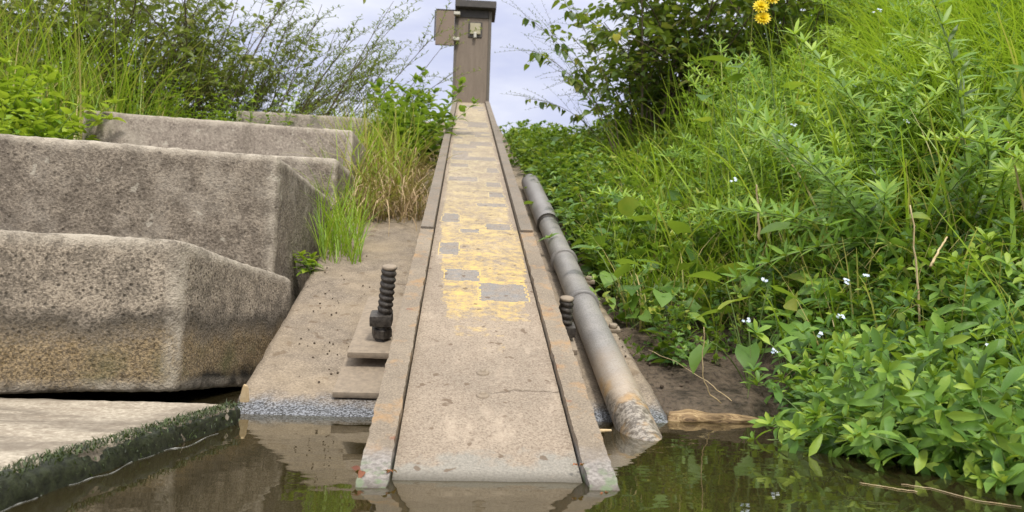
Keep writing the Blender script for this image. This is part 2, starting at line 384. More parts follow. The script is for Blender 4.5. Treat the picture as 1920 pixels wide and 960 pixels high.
def watermat():
    t = NT('murky_river_water'); p = t.pos()
    h = t.math('ADD', t.noise(t.scale(p, (1, 2.2, 1)), 7, 2, .5), t.math('MULTIPLY', t.noise(p, 38, 2, .5), .12))
    nrm = t.bump(h, .05, .012)
    murk = t.new('ShaderNodeBsdfDiffuse'); murk.inputs[0].default_value = (.06, .047, .02, 1)
    tr = t.new('ShaderNodeBsdfTransparent'); tr.inputs[0].default_value = (.62, .54, .3, 1)
    m1 = t.new('ShaderNodeMixShader'); m1.inputs[0].default_value = .6; t.l.new(murk.outputs[0], m1.inputs[1]); t.l.new(tr.outputs[0], m1.inputs[2])
    g = t.new('ShaderNodeBsdfGlossy'); g.inputs[0].default_value = (.97, .96, .9, 1); g.inputs['Roughness'].default_value = .012; t.l.new(nrm, g.inputs['Normal'])
    fr = t.new('ShaderNodeFresnel'); fr.inputs[0].default_value = 1.9; t.l.new(nrm, fr.inputs['Normal'])
    m2 = t.new('ShaderNodeMixShader'); t.l.new(fr.outputs[0], m2.inputs[0]); t.l.new(m1.outputs[0], m2.inputs[1]); t.l.new(g.outputs[0], m2.inputs[2])
    t.l.new(m2.outputs[0], t.out.inputs[0]); return t.m
M['water'] = watermat()
M['stem'] = simple('green_stem', (.12, .2, .05), (.2, .26, .08), 30, .6, .1)
M['stem_dry'] = simple('straw_stem', (.5, .37, .19), (.62, .5, .3), 40, .75, .2)
M['stem_brown'] = simple('brown_twig', (.075, .055, .035), (.13, .10, .065), 40, .8, .3)
M['grass'] = leafmat('grass_blades', [(0, (.10, .085, .03)), (.12, (.055, .10, .012)), (.45, (.17, .31, .024)), (.8, (.31, .46, .04)), (.93, (.42, .44, .07)), (1, (.5, .40, .17))], .4, .42, False)
M['lance'] = leafmat('lance_leaves', [(0, (.03, .08, .014)), (.45, (.088, .20, .026)), (.8, (.17, .31, .036)), (1, (.32, .44, .05))], .33, .5)
M['broad'] = leafmat('broad_leaves', [(0, (.03, .078, .02)), (.5, (.095, .20, .03)), (.85, (.18, .31, .045)), (1, (.34, .37, .06))], .33, .42)
M['goose'] = leafmat('goosegrass', [(0, (.045, .09, .016)), (.5, (.18, .34, .038)), (1, (.42, .56, .08))], .38, .45, False)
M['bushleaf'] = leafmat('bush_leaves', [(0, (.02, .058, .018)), (.5, (.058, .11, .026)), (.85, (.14, .20, .04)), (1, (.33, .30, .07))], .3, .42)
M['willow'] = leafmat('fine_leaves', [(0, (.05, .07, .025)), (.5, (.14, .175, .055)), (.85, (.26, .29, .10)), (1, (.42, .38, .18))], .3, .5, False)
M['nettle'] = leafmat('nettle_leaves', [(0, (.05, .12, .02)), (.5, (.16, .30, .028)), (1, (.40, .50, .05))], .4, .42)
M['straw'] = leafmat('dry_straw', [(0, (.10, .06, .032)), (.5, (.30, .19, .10)), (1, (.56, .41, .24))], .2, .7, False)
M['petal_y'] = leafmat('yellow_petals', [(0, (.88, .60, .005)), (1, (.95, .76, .02))], .3, .5, False)
M['petal_b'] = leafmat('pale_blue_petals', [(0, (.5, .62, .85)), (1, (.85, .9, .95))], .3, .5, False)
M['leaf_yellow'] = leafmat('yellowing_leaves', [(0, (.5, .36, .06)), (1, (.75, .58, .2))], .4, .5, False)

# ------------------------------------------------------------------ ground
wq0, sq0 = apron(438, 762); wq1, sq1 = apron(549, 572)      # left edge, along the blocks
def left_edge(s): return wq0 + (wq1 - wq0) * (np.asarray(s) - sq0) / (sq1 - sq0)
wr0, sr0 = apron(1207, 695); wr1, sr1 = apron(1000, 345)      # right edge of the apron
def smooth(a, b, x): t = np.clip((x - a) / (b - a), 0, 1); return t * t * (3 - 2 * t)
def plane_z(X, Y): return (O[2] + HA * N[2]) - ((X - (O[0] + HA * N[0])) * N[0] + (Y - (O[1] + HA * N[1])) * N[1]) / N[2]
CREST = 1.72
def ground_z(X, Y, rough=True):
    X = np.asarray(X, float); Y = np.asarray(Y, float)
    zb = plane_z(X, Y)
    k = .25; zb = -k * np.log(np.exp(-np.minimum(zb, 9) / k) + math.exp(-CREST / k))
    wR = smooth(.48, .78, X)
    z = np.maximum(zb, -.3) * (1 - wR) + np.maximum(zb, -.03) * wR + .60 * np.clip(X - .66, 0, 1.6) + .3 * np.clip(X - 2.26, 0, 4)
    z = z + .32 * np.clip(-X - 1.95, 0, 4)
    z = z - .055
    pw = np.stack([X - O[0], Y - O[1], plane_z(X, Y) - O[2]], -1); wv = pw @ W; sv_ = pw @ A
    le = np.clip(left_edge(sv_), -.72, -.45)
    z = z - .16 * smooth(.02, .10, le - wv) * (1 - smooth(2.6, 3.2, Y))
    z = z - .25 * smooth(9, 40, np.hypot(X, Y)) * np.maximum(z, 0) 
    z = np.where(Y < .9, np.minimum(z, np.where(X > .7, z, -.2)), z)
    return z
def ground(px, py, lo=.6, hi=9):
    q = ray(px, py); ts = np.linspace(lo, hi, 900); P = CAM + q * ts[:, None]
    d = P[:, 2] - ground_z(P[:, 0], P[:, 1]); i = np.argmax(d < 0) if (d < 0).any() else len(ts) - 1
    return P[i]
gx = np.concatenate([np.array([-400, -150, -60, -30, -15]), np.arange(-8, -2, .25), np.arange(-2, 3, .04), np.arange(3, 8, .25), np.array([15, 30, 60, 150, 400.])])
gy = np.concatenate([np.array([-400, -150, -60, -25, -10, -4, -2, -1]), np.arange(-.5, 5, .04), np.arange(5, 10, .25), np.array([15, 30, 60, 150, 400.])])
GX, GY = np.meshgrid(gx, gy, indexing='ij'); GZ = ground_z(GX, GY)
near = (np.abs(GX) < 4) & (GY < 8) & (GY > 0)
for i, j in zip(*np.nonzero(near)):
    P = Vector((GX[i, j], GY[i, j], 0)); GZ[i, j] += .025 * mnoise.noise(P * 5) + .016 * mnoise.noise(P * 14)
idx = np.arange(GX.size).reshape(GX.shape)
gf = np.stack([idx[:-1, :-1], idx[1:, :-1], idx[1:, 1:], idx[:-1, 1:]], -1).reshape(-1, 4)
g = MB(); g.add(np.stack([GX, GY, GZ], -1), gf); o = g.build('ground', M['mud'])
tag(o, 'brown muddy soil of the river bank under the plants', 'ground', kind='structure')

wx = np.concatenate([[-400, -100, -30, -10], np.linspace(-4, 4, 9), [10, 30, 100, 400]]); wy = np.concatenate([[-400, -100, -30, -10], np.linspace(-3, 3, 7)])
WX, WY = np.meshgrid(wx, wy, indexing='ij'); idx = np.arange(WX.size).reshape(WX.shape)
g = MB(); g.add(np.stack([WX, WY, 0 * WX], -1), np.stack([idx[:-1, :-1], idx[1:, :-1], idx[1:, 1:], idx[:-1, 1:]], -1))
tag(g.build('water', M['water']), 'still murky olive river water reflecting the bank', 'water', kind='structure')

# ------------------------------------------------------------------ concrete apron under the gauge
g = MB(); ns, nw = 130, 60
s0, s1 = -.05, 6.0
vv = []; 
for k in range(2):
    for i in range(ns + 1):
        s = s0 + (s1 - s0) * (i / ns) ** 1.4
        we = wr0 + (wr1 - wr0) * (s - sr0) / (sr1 - sr0)
        we = max(we, .2)
        wl0 = max(-.72, min(-.45, float(left_edge(s)))) + .005 * mnoise.noise(Vector((s * 18, 9, 0)))
        for j in range(nw + 1):
            w_ = wl0 + (we - wl0) * j / nw
            P = Vector((w_, s, 3)); e = .012 * mnoise.noise(Vector((s * 9, 1, 0))) + .006 * mnoise.noise(Vector((s * 31, 4, 0))) if j == nw else 0
            h = HA + (-.07 if k else .004 * mnoise.noise(P * 6) + .002 * mnoise.noise(P * 25) - (.012 if j == nw else 0))
            vv.append(C3(w_ + e, s, h))
vv = np.array(vv); idx = np.arange((ns + 1) * (nw + 1)).reshape(ns + 1, nw + 1); n0 = idx.size
top = np.stack([idx[:-1, :-1], idx[:-1, 1:], idx[1:, 1:], idx[1:, :-1]], -1).reshape(-1, 4)
ls = np.array([(idx[i, 0], idx[i + 1, 0], idx[i + 1, 0] + n0, idx[i, 0] + n0) for i in range(ns)])
rs = np.array([(idx[i, nw], idx[i, nw] + n0, idx[i + 1, nw] + n0, idx[i + 1, nw]) for i in range(ns)])
bs = np.array([(idx[0, j], idx[0, j] + n0, idx[0, j + 1] + n0, idx[0, j + 1]) for j in range(nw)])
g.add(vv, np.concatenate([top, ls, rs, bs])); tag(g.build('pavement', M['apron']), 'sloping muddy concrete apron under the gauge channel', 'pavement', kind='structure')

# ------------------------------------------------------------------ staff gauge channel
wl, wr_ = chan(663, 917)[0], chan(1157, 913)[0]; HW = (wr_ - wl) / 2
RW = .037                                                            # rail width
sj = chan(800, 430)[1]; sbox = chan(882, 190)[1]
tg = thing('staff_gauge', C3(0, 0), 'long sloping steel gauge channel with worn yellow and grey marks', 'staff gauge')
def dense_strip(w0, w1, s0, s1, h, nw, ns, amp=0., thick=None, paint=None, seed=0, pw=1.0, edge=0.):
    vs = []; ts = []
    for i in range(ns + 1):
        s = s0 + (s1 - s0) * (i / ns) ** pw
        for j in range(nw + 1):
            w_ = w0 + (w1 - w0) * j / nw; P = Vector((w_ * 1, s, seed))
            e = 0
            if edge and j in (0, nw): e = edge * mnoise.noise(Vector((s * 22, j + seed, 0))) + edge * .6 * mnoise.noise(Vector((s * 70, j + seed, 4)))
            vs.append(C3(w_ + e, s, h + (amp * mnoise.noise(P * 18) + amp * .5 * mnoise.noise(P * 60) if amp else 0))); ts.append(paint(w_ + .006 * mnoise.noise(Vector((w_ * 60, s * 60, 1))) + .004 * mnoise.noise(Vector((w_ * 150, s * 150, 2))), s + .006 * mnoise.noise(Vector((w_ * 60, s * 60, 5))) + .005 * mnoise.noise(Vector((w_ * 25, s * 25, 7)))) if paint else .5)
    n0 = len(vs); idx = np.arange(n0).reshape(ns + 1, nw + 1)
    f = [np.stack([idx[:-1, :-1], idx[:-1, 1:], idx[1:, 1:], idx[1:, :-1]], -1).reshape(-1, 4)]
    if thick:
        lo = np.array(vs) - N * thick; vs = np.concatenate([np.array(vs), lo]); ts = ts + ts
        for a in (0, nw):
            q = np.array([(idx[i, a], idx[i + 1, a], idx[i + 1, a] + n0, idx[i, a] + n0) for i in range(ns)]); f.append(q if a == 0 else q[:, ::-1])
        for a in (0, ns):
            q = np.array([(idx[a, j], idx[a, j] + n0, idx[a, j + 1] + n0, idx[a, j + 1]) for j in range(nw)]); f.append(q if a == 0 else q[:, ::-1])
    return np.array(vs), np.concatenate(f), np.array(ts)
# painted marks: yellow = 1, grey = 2
def rect(x0, y0, x1, y1):
    a = chan(x0, y1); b = chan(x1, y0); return (a[0], b[0], a[1], b[1])
GREY = [rect(822, 447, 862, 468), rect(832, 497, 898, 516), rect(900, 524, 984, 554), rect(862, 413, 898, 428), rect(897, 403, 960, 419)]
YEL = [rect(822, 425, 975, 470), rect(826, 470, 980, 500), rect(898, 497, 982, 524), rect(826, 517, 899, 560), rect(835, 554, 985, 588), rect(845, 586, 945, 618), rect(905, 620, 945, 662)]
sU = chan(880, 422)[1]
cells = []; s = sU; prng = random.Random(4)
while s < sbox:
    ln = prng.choice((.06, .08, .1, .12)); a = prng.random(); cells.append((s, s + ln, 'L' if a < .2 else 'R' if a < .4 else 'B' if a < .47 else ' ', prng.uniform(-.06, .06))); s += ln
def paint(w_, s):
    if abs(w_) > .2: return 0.
    if s < sU:
        for a in GREY:
            if a[0] <= w_ <= a[1] and a[2] <= s <= a[3]: return 2.
        for k, a in enumerate(YEL):
            if a[0] <= w_ <= a[1] and a[2] <= s <= a[3]: return .53 if k < 4 else .5 if k == 4 else .40 if k == 5 else .27
        return 0.
    if abs(w_) > HW - RW - .018: return .15
    for c in cells:
        if c[0] <= s < c[1]:
            if c[2] == 'B' or (c[2] == 'L' and w_ < c[3]) or (c[2] == 'R' and w_ > c[3]): return 2.
            return .54
    return .5
g = MB(); iw = HW - RW - .003
g.add(*dense_strip(-iw, iw, -.12, sbox + .02, -.012, 46, 1000, .0012, None, paint, pw=1.5)); g.build('plate', M['plate'], tg)
for sg in (-1, 1):
    a, b = sorted((sg * HW, sg * (HW - RW)))
    g = MB(); g.add(*dense_strip(a, b, -.12, sj, .002, 6, 240, .0016, .05, seed=sg, edge=.0024)); g.build('rail', M['rail'], tg, smooth=False)
    g = MB(); g.add(*dense_strip(a + .001, b - .001, sj + .004, sbox + .1, .0075, 4, 160, .0008, .055, seed=sg + 3, pw=1.4, edge=.001)); tag(g.build('rail', M['rail_up'], tg, smooth=False), 'narrower grey brown upper rail')
    # the web that carries the channel
    g = MB(); v, f = box8(lambda i, j, k: C3(sg * (HW - .012) + (i - .5) * .008, [-.12, sbox][j], [-.10, -.046][k])); g.add(v, f); g.build('web', M['rail'], tg, smooth=False)
for py in (699, 741):
    w_, s = chan(905, py, -.012); g = MB()
    prof = [(0, .011), (.003, .011), (.005, .009), (.0055, .005), (.008, .005), (.0085, .0)]
    v, f = tube_arrays([C3(w_, s, -.0145 + h) for h, r in prof], [r for h, r in prof], 10); g.add(v, f); g.build('bolt', M['rustplate'], tg)

# ------------------------------------------------------------------ anchors: threaded rod, nut and base plates
def anchor(sgn, label):
    wA, sA = apron(716, 632, .06); w_ = wA if sgn < 0 else -wA + .004
    if sgn > 0: sA = chan(1062, 600, HA + .10)[1]; w_ = chan(1060, 600, HA + .10)[0]
    t = thing('anchor_bolt', C3(w_, sA, HA), label, 'anchor bolt', 'threaded anchor bolts beside the gauge channel')
    top = .225 if sgn < 0 else .152
    pts = []; rr = []
    g = MB(); k = 14; m = 170; vs = []
    for i in range(m + 1):
        h = .02 + (top - .02) * i / m
        for j in range(k):
            th = 2 * math.pi * j / k
            ph = (h / .0145 + j / k) % 1
            r = .0138 + .0038 * max(0, 1 - abs(ph - .5) / .42) ** .5
            vs.append(C3(w_ + (.09 if sgn < 0 else 0) * (h - .05), sA, HA + h) + W * r * math.cos(th) + A * r * math.sin(th))
    for j in range(k): vs.append(C3(w_ + (.09 if sgn < 0 else 0) * (top - .05), sA, HA + top + .001))
    f = [(i * k + j, i * k + (j + 1) % k, (i + 1) * k + (j + 1) % k, (i + 1) * k + j) for i in range(m + 1) for j in range(k)]
    g.add(vs, f); g.build('rod', M['darksteel'], t)
    g = MB(); v, f = tube_arrays([C3(w_ + (.09 if sgn < 0 else 0) * (top - .05), sA, HA + top + q) for q in (-.003, -.002, .003, .004)], [.0150, .0165, .0160, .0135], 14); g.add(v, f); g.build('cap', M['rustplate'], t)
    def plate(w0, w1, s0, s1, h0, h1, nm, mt):
        g = MB(); v, f = rough_box(w1 - w0, s1 - s0, h1 - h0, .003, .012, .0008, 20, sgn, .0004)
        v = np.array([C3(w0 + p[0], s0 + p[1], HA + h1 + p[2]) for p in v]); g.add(v, f); return g.build(nm, mt, t)
    if sgn < 0:
        a = apron(622, 738, .014); b = apron(654, 640, .014)
        plate(a[0], -HW + .06, a[1], b[1] + .1, .004, .018, 'base_plate', M['rustplate'])
        a = apron(650, 660, .055); b = apron(690, 555, .055)
        plate(a[0], -HW + .06, a[1], b[1], .040, .055, 'upper_plate', M['rustplate'])
        v, f = tube_arrays([C3(w_, sA, HA + h) for h in (.062, .064, .082, .084)], [.021, .024, .024, .021], 6); g = MB(); g.add(v, f); g.build('nut', M['darksteel'], t, smooth=False)
    else:
        plate(w_ - .06, w_ + .03, sA - .13, sA + .1, .004, .018, 'base_plate', M['rustplate'])
        plate(w_ - .06, w_ + .024, sA - .07, sA + .1, .04, .055, 'upper_plate', M['rustplate'])
    # coupling block above the plate
    v, f = rough_box(.05, .045, .026, .004, .01, .0006, 20, 2, .0003); hb = .118 if sgn < 0 else .09
    v = np.array([C3(w_ - .026 + p[0], sA - .024 + p[1], HA + hb + p[2]) for p in v]); g = MB(); g.add(v, f); g.build('nut', M['darksteel'], t)
anchor(-1, 'thick black threaded anchor rod with nut and stacked plates, left of the channel')
anchor(1, 'short dark threaded anchor rod squeezed between the channel and grey pipe')

# ------------------------------------------------------------------ drain pipe
PR = .037
pw0, ps0 = chan(1174, 760, HA + PR); pw1, ps1 = chan(1021, 405, HA + PR)
def pipe_w(s): return pw0 + (pw1 - pw0) * (s - ps0) / (ps1 - ps0)
tp = thing('drain_pipe', C3(pipe_w(.7), .7, HA + PR), 'grey muddy pipe strapped to the slope right of the gauge channel', 'pipe')
def pipe_run(s0, s1, r, n_=60, k=28): return tube_arrays([C3(pipe_w(s), s, HA + PR) for s in np.linspace(s0, s1, n_)], r, k, False)
scoup = chan(1022, 420, HA + PR)[1]
g = MB(); g.add(*pipe_run(.0, scoup + .03, PR, 140)); g.build('pipe_section', M['pipe'], tp)
g = MB(); SEND = chan(990, 346, HA + PR)[1] + .06
g.add(*pipe_run(scoup, SEND, PR * 1.2, 50)); g.add(*pipe_run(scoup + .004, scoup + .06, PR * 1.08, 4))
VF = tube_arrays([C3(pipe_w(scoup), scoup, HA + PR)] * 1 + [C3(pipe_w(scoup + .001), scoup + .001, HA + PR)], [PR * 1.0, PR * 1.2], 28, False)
tag(g.build('pipe_section', simple('grey_upper_pipe', (.26, .245, .24), (.2, .185, .18), 15, .45, .1), tp), 'wider upper grey pipe section')
g = MB(); g.add(*pipe_run(scoup - .03, scoup + .004, PR * 1.03, 3)); g.add(*VF); g.build('sleeve_shade', M['darksteel'], tp)  # dark ring and collar face painted in for the shadow under the sleeve
for (px, py, bx, by) in ((1058, 490, 1106, 526), (1100, 572, 1152, 616)):
    s = chan(px, py, HA + PR)[1]
    g = MB(); k = 28
    c = [C3(pipe_w(s + d), s + d, HA + PR) for d in (-.009, -.0085, .0085, .009)]
    g.add(*tube_arrays(c, [PR, PR + .007, PR + .007, PR], k, False)); ring = g.build('clamp', M['pipe'], tp)
    w_, s2 = apron(bx, by, .008); g = MB()
    v, f = rough_box(.045, .028, .012, .003, .006, .001, 20, 1, .0005); g.add(np.array([C3(w_ - .03 + p[0], s2 - .014 + p[1], HA + .011 + p[2]) for p in v]), f)
    v, f = tube_arrays([C3(w_ - .004, s2, HA + h) for h in (.008, .009, .02, .021)], [.009, .0115, .0115, .009], 6); g.add(v, f)
    g.build('lug', M['rustplate'], ring)

# ------------------------------------------------------------------ gauge box on top of the slope
bb = C3(chan(882, 190)[0], sbox, 0); hx = unit(np.array([W[0], W[1], 0])); hy = np.array([-hx[1], hx[0], 0]); hz = np.array([0, 0, 1.])
dB = np.dot(bb - CAM, fwd); pxm = dB / F
tb = thing('gauge_box', bb, 'brown metal cabinet with its small door open at the top of the slope', 'cabinet')
def Bx(x, y, z): return bb + hx * x + hy * y + hz * z
def bbox(nm, m, x0, x1, y0, y1, z0, z1, parent=tb, label=None, tilt=None):
    v, f = box8(lambda i, j, k: Bx([x0, x1][i], [y0, y1][j], [z0, z1][k]))
    if tilt: v, f = tilt(v), f
    g = MB(); g.add(v, f); o = g.build(nm, m, parent, smooth=False)
    bv = o.modifiers.new('bevel', 'BEVEL'); bv.width = .004; bv.segments = 2
    if label: tag(o, label)
    return o
bw = 32 * pxm; bh = 178 * pxm
bbox('body', M['boxpaint'], -bw, bw, .0, .22, -.35, bh)
# raised edge strips and the recess frame
bbox('corner_strip', M['boxedge'], -bw - .012, -bw + .012, -.010, .03, -.02, bh)
bbox('corner_strip', M['boxedge'], bw - .012, bw + .014, -.008, .03, -.02, bh - .02)
rf = bbox('roof', M['boxdark'], -bw - .012, bw + .05, -.07, .27, bh - .012, bh + .052)
bbox('roof_fascia', M['boxdark'], -bw + .014, bw - .014, -.008, -.001, bh - .085, bh - .014, rf)
dr = bbox('door', simple('door_paint', (.185, .135, .098), (.21, .155, .115), 10, .55, .06), -bw - .175, -bw - .012, -.055, -.035, bh - .36, bh - .05, label='small open door swung out to the left')
bbox('door_edge', M['boxdark'], -bw - .177, -bw - .010, -.058, -.03, bh - .049, bh - .038, dr)
bbox('door_edge', M['boxdark'], -bw - .188, -bw - .177, -.058, -.03, bh - .32, bh - .05, dr)
for z in (bh - .07, bh - .30): bbox('hinge', M['metal'], -bw - .022, -bw + .035, -.062, -.011, z - .014, z + .014, dr)
lp = bbox('lock_plate', simple('pale_green_plate', (.34, .30, .19), (.4, .36, .25), 20, .5, .1), -.025, .068, -.022, -.002, bh - .235, bh - .135)
bbox('keeper', M['boxdark'], -.04, .083, -.009, -.001, bh - .26, bh - .12, lp)
bbox('latch', M['metal'], .008, .034, -.04, -.021, bh - .275, bh - .225, lp)

# ------------------------------------------------------------------ concrete steps on the left
def block(z, pr, pl, pb, zbot, name_label, mat, seg=.014, r=.014, amp=.006, Lx=None, Dx=None, seed=0, back=None, depth=None):
    P = at_z(*pr, z); Lf = at_z(*pl, z); u = (Lf - P); u[2] = 0; L = np.linalg.norm(u); u = u / L
    if pb is not None:
        B = at_z(*pb, z) if len(pb) == 2 else at_depth(*pb); v_ = B - P; D = np.linalg.norm(v_); v_ = v_ / D
    else: v_ = np.array(back); v_ = v_ / np.linalg.norm(v_); D = depth
    if Lx: L = Lx
    if Dx: D = Dx
    v, f = rough_box(L, D, z - zbot, r, seg, amp, 9, seed, .0022)
    W_ = P[None] + v[:, :1] * u[None] + v[:, 1:2] * v_[None] + np.array([0, 0, 1.]) * v[:, 2:3]
    # right-handedness: u points left, so flip
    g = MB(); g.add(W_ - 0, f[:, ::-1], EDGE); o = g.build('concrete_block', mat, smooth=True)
    print('BLOCK', z, 'P', P.round(2), 'L', round(L, 2), 'D', round(D, 2), 'u', u.round(2), 'v', v_.round(2), 'depth', np.dot(P - CAM, fwd).round(2))
    return tag(o, name_label, 'concrete block', 'concrete blocks stepping up the bank')
block(.335, (342, 452), (0, 430), (549, 522, 2.17), .035, 'lowest concrete block with a dark tide mark and brown stained foot', M['block_low'], .010, .016, .003, Lx=1.3, seed=1)
block(.63, (522, 290), (0, 250), (620, 372), .18, 'second concrete block from the water, rough grey face and cut right end', M['block'], .011, .015, .003, Lx=1.7, seed=2)
BK = (-.02, 1, 0)
block(.79, (632, 296), (400, 287), None, .4, 'concrete block mostly hidden behind the cut end of the second block', M['block'], .016, .018, .003, Lx=1.2, seed=3, back=BK, depth=.4)
block(1.02, (662, 244), (156, 205), None, .6, 'smooth pale concrete block with its left end showing beside nettles', M['block_far'], .016, .012, .003, seed=4, back=BK, depth=.5)
block(1.33, (690, 220), (442, 206), None, .9, 'topmost and farthest dark concrete block under the thin shrub', M['block_far'], .018, .014, .003, seed=5, back=BK, depth=.5)

# slab at the foot of the steps, with moss on its edge
zs = .032
e0 = at_z(-40, 905, zs); e1 = at_z(425, 766, zs); ed = e1 - e0; ed[2] = 0; el = np.linalg.norm(ed); eu = ed / el; en = np.array([-eu[1], eu[0], 0])
ts_ = thing('concrete_slab', e1, 'pale wet slab with a mossy edge at the foot of the steps', 'slab')
v, f = rough_box(el + .5, 1.1, .25, .012, .014, .003, 9, 8, .001)
Wv = (e1 + eu * .05)[None] - v[:, :1] * eu[None] + v[:, 1:2] * en[None] + np.array([0, 0, 1.]) * v[:, 2:3]
g = MB(); g.add(Wv, f); g.build('slab_body', M['slab'], ts_)
v, f = rough_box(el + .55, .03, .2, .012, .008, .006, 30, 9, .003)
Wv = (e1 + eu * .07 - en * .003)[None] - v[:, :1] * eu[None] + v[:, 1:2] * en[None] + np.array([0, 0, 1.]) * (v[:, 2:3] - .004)
g = MB(); g.add(Wv, f); mo = g.build('moss', M['mossbase'], ts_)
# fringe of moss strands
g = MB(); m = 4200
a = RNG.uniform(-.5, el + .06, m); d = RNG.uniform(-.008, .026, m); hh = np.where(d < -.002, RNG.uniform(-.05, 0, m), RNG.uniform(-.004, .002, m))
base = e0 + eu * a[:, None] + en * d[:, None] + np.array([0, 0, 1.]) * hh[:, None]
def blades(mb, base, head, length, width, bend, tint, nseg=4, lift=None, twist=None, tipfrac=.15):
    """grass blades; head = heading angle, bend = how far it arches over (radians at the tip)"""
    m = len(base); th0 = lift if lift is not None else RNG.uniform(1.15, 1.5, m)
    dirx = np.stack([np.cos(head), np.sin(head), 0 * head], 1); side = np.stack([-np.sin(head), np.cos(head), 0 * head], 1)
    if twist is not None:
        side = side * np.cos(twist)[:, None] + dirx * np.sin(twist)[:, None]
    p = base.copy(); vs = []
    for i in range(nseg + 1):
        t = i / nseg; wv = width * (1 - (1 - tipfrac) * t ** 1.6) * .5
        vs.append(p - side * wv[:, None]); vs.append(p + side * wv[:, None])
        ang = th0 - bend * (t + .5 / nseg) ** 1.3
        p = p + (dirx * np.cos(ang)[:, None] + np.array([0, 0, 1.]) * np.sin(ang)[:, None]) * (length / nseg)[:, None]
    v = np.stack(vs, 1); k = 2 * (nseg + 1)
    f1 = np.array([(2 * i, 2 * i + 1, 2 * i + 3, 2 * i + 2) for i in range(nseg)])
    f = f1[None] + (np.arange(m) * k)[:, None, None]
    tt = np.repeat(np.asarray(tint)[:, None], k, 1) + np.linspace(-.06, .06, k)[None]
    mb.add(v.reshape(-1, 3), f.reshape(-1, 4), tt.reshape(-1))
blades(g, base, RNG.uniform(0, 6.28, m), RNG.uniform(.005, .014, m), RNG.uniform(.001, .0024, m), RNG.uniform(1.2, 3.6, m), RNG.uniform(0, 1, m), 3)
g.build('moss_strands', M['moss'], mo)

# pale tube puts the meniscus glint along the slab into solid colour
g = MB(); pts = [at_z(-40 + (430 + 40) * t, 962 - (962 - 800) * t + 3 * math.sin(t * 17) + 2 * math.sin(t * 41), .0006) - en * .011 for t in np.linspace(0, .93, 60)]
g.add(*tube_arrays(pts, [.00015 + .0009 * max(0, mnoise.noise(Vector((i * .45, 0, 0)))) for i in range(60)], 5)); tag(g.build('glint_line', M['glint']), 'thin white line painted in for the waterline glint along the mossy slab', 'glint')


# ================================================================== plants
UP = np.array([0, 0, 1.])
def leaf(L, Wd, nseg=4, fold=.25, droop=.5, shape='lance', stalk=0.):
    """leaf template: base at the origin, growing along +Y, face up; 2 quads across"""
    vs = []; y = 0; z = 0; ang = 0.0
    for i in range(nseg + 1):
        t = i / nseg
        if shape == 'lance': wv = (.32, .72, .98, 1., .06)[min(4, round(t * 4))] if nseg == 4 else math.sin(math.pi * min(1, (.12 + .88 * t))) ** .75
        elif shape == 'ovate': wv = (math.sin(math.pi * (.10 + .90 * t) ** .62)) ** .9
        elif shape == 'heart': wv = [.78, 1., .86, .5, .03, 0, 0][min(6, int(round(t * 4)))] if nseg == 4 else max(.03, 1 - t ** 2)
        else: wv = 1 - t ** 2
        wv = max(wv, .03) * Wd / 2
        back = (-.16 * L if (shape == 'heart' and i == 0) else 0)
        vs += [(-wv, y + stalk + back, z + wv * fold), (0, y + stalk, z), (wv, y + stalk + back, z + wv * fold)]
        y += L / nseg * math.cos(ang); z -= L / nseg * math.sin(ang); ang += droop / nseg
    f = []
    for i in range(nseg):
        a = i * 3; f += [(a, a + 1, a + 4, a + 3), (a + 1, a + 2, a + 5, a + 4)]
    return np.array(vs), np.array(f)
def orient(az, el, roll=0.):
    """leaf frame: +Y points along (az, el)"""
    y = np.array([math.cos(az) * math.cos(el), math.sin(az) * math.cos(el), math.sin(el)])
    x = np.array([math.sin(az), -math.cos(az), 0.]); z = np.cross(x, y)
    if roll: x, z = x * math.cos(roll) + z * math.sin(roll), z * math.cos(roll) - x * math.sin(roll)
    return np.stack([x, y, z], 1)
def rotz(a): c, s_ = math.cos(a), math.sin(a); return np.array([[c, -s_, 0], [s_, c, 0], [0, 0, 1]])
def curve(base, az, el, length, bend, n_=7, wob=.0, rr=random):
    p = np.array(base, float); out_ = [p.copy()]; e = el; a = az
    for i in range(n_):
        p = p + length / n_ * np.array([math.cos(a) * math.cos(e), math.sin(a) * math.cos(e), math.sin(e)])
        e -= bend / n_; a += rr.uniform(-wob, wob); out_.append(p.copy())
    return np.array(out_)
def along(pts, t):
    q = t * (len(pts) - 1); i = min(int(q), len(pts) - 2); return pts[i] + (pts[i + 1] - pts[i]) * (q - i)

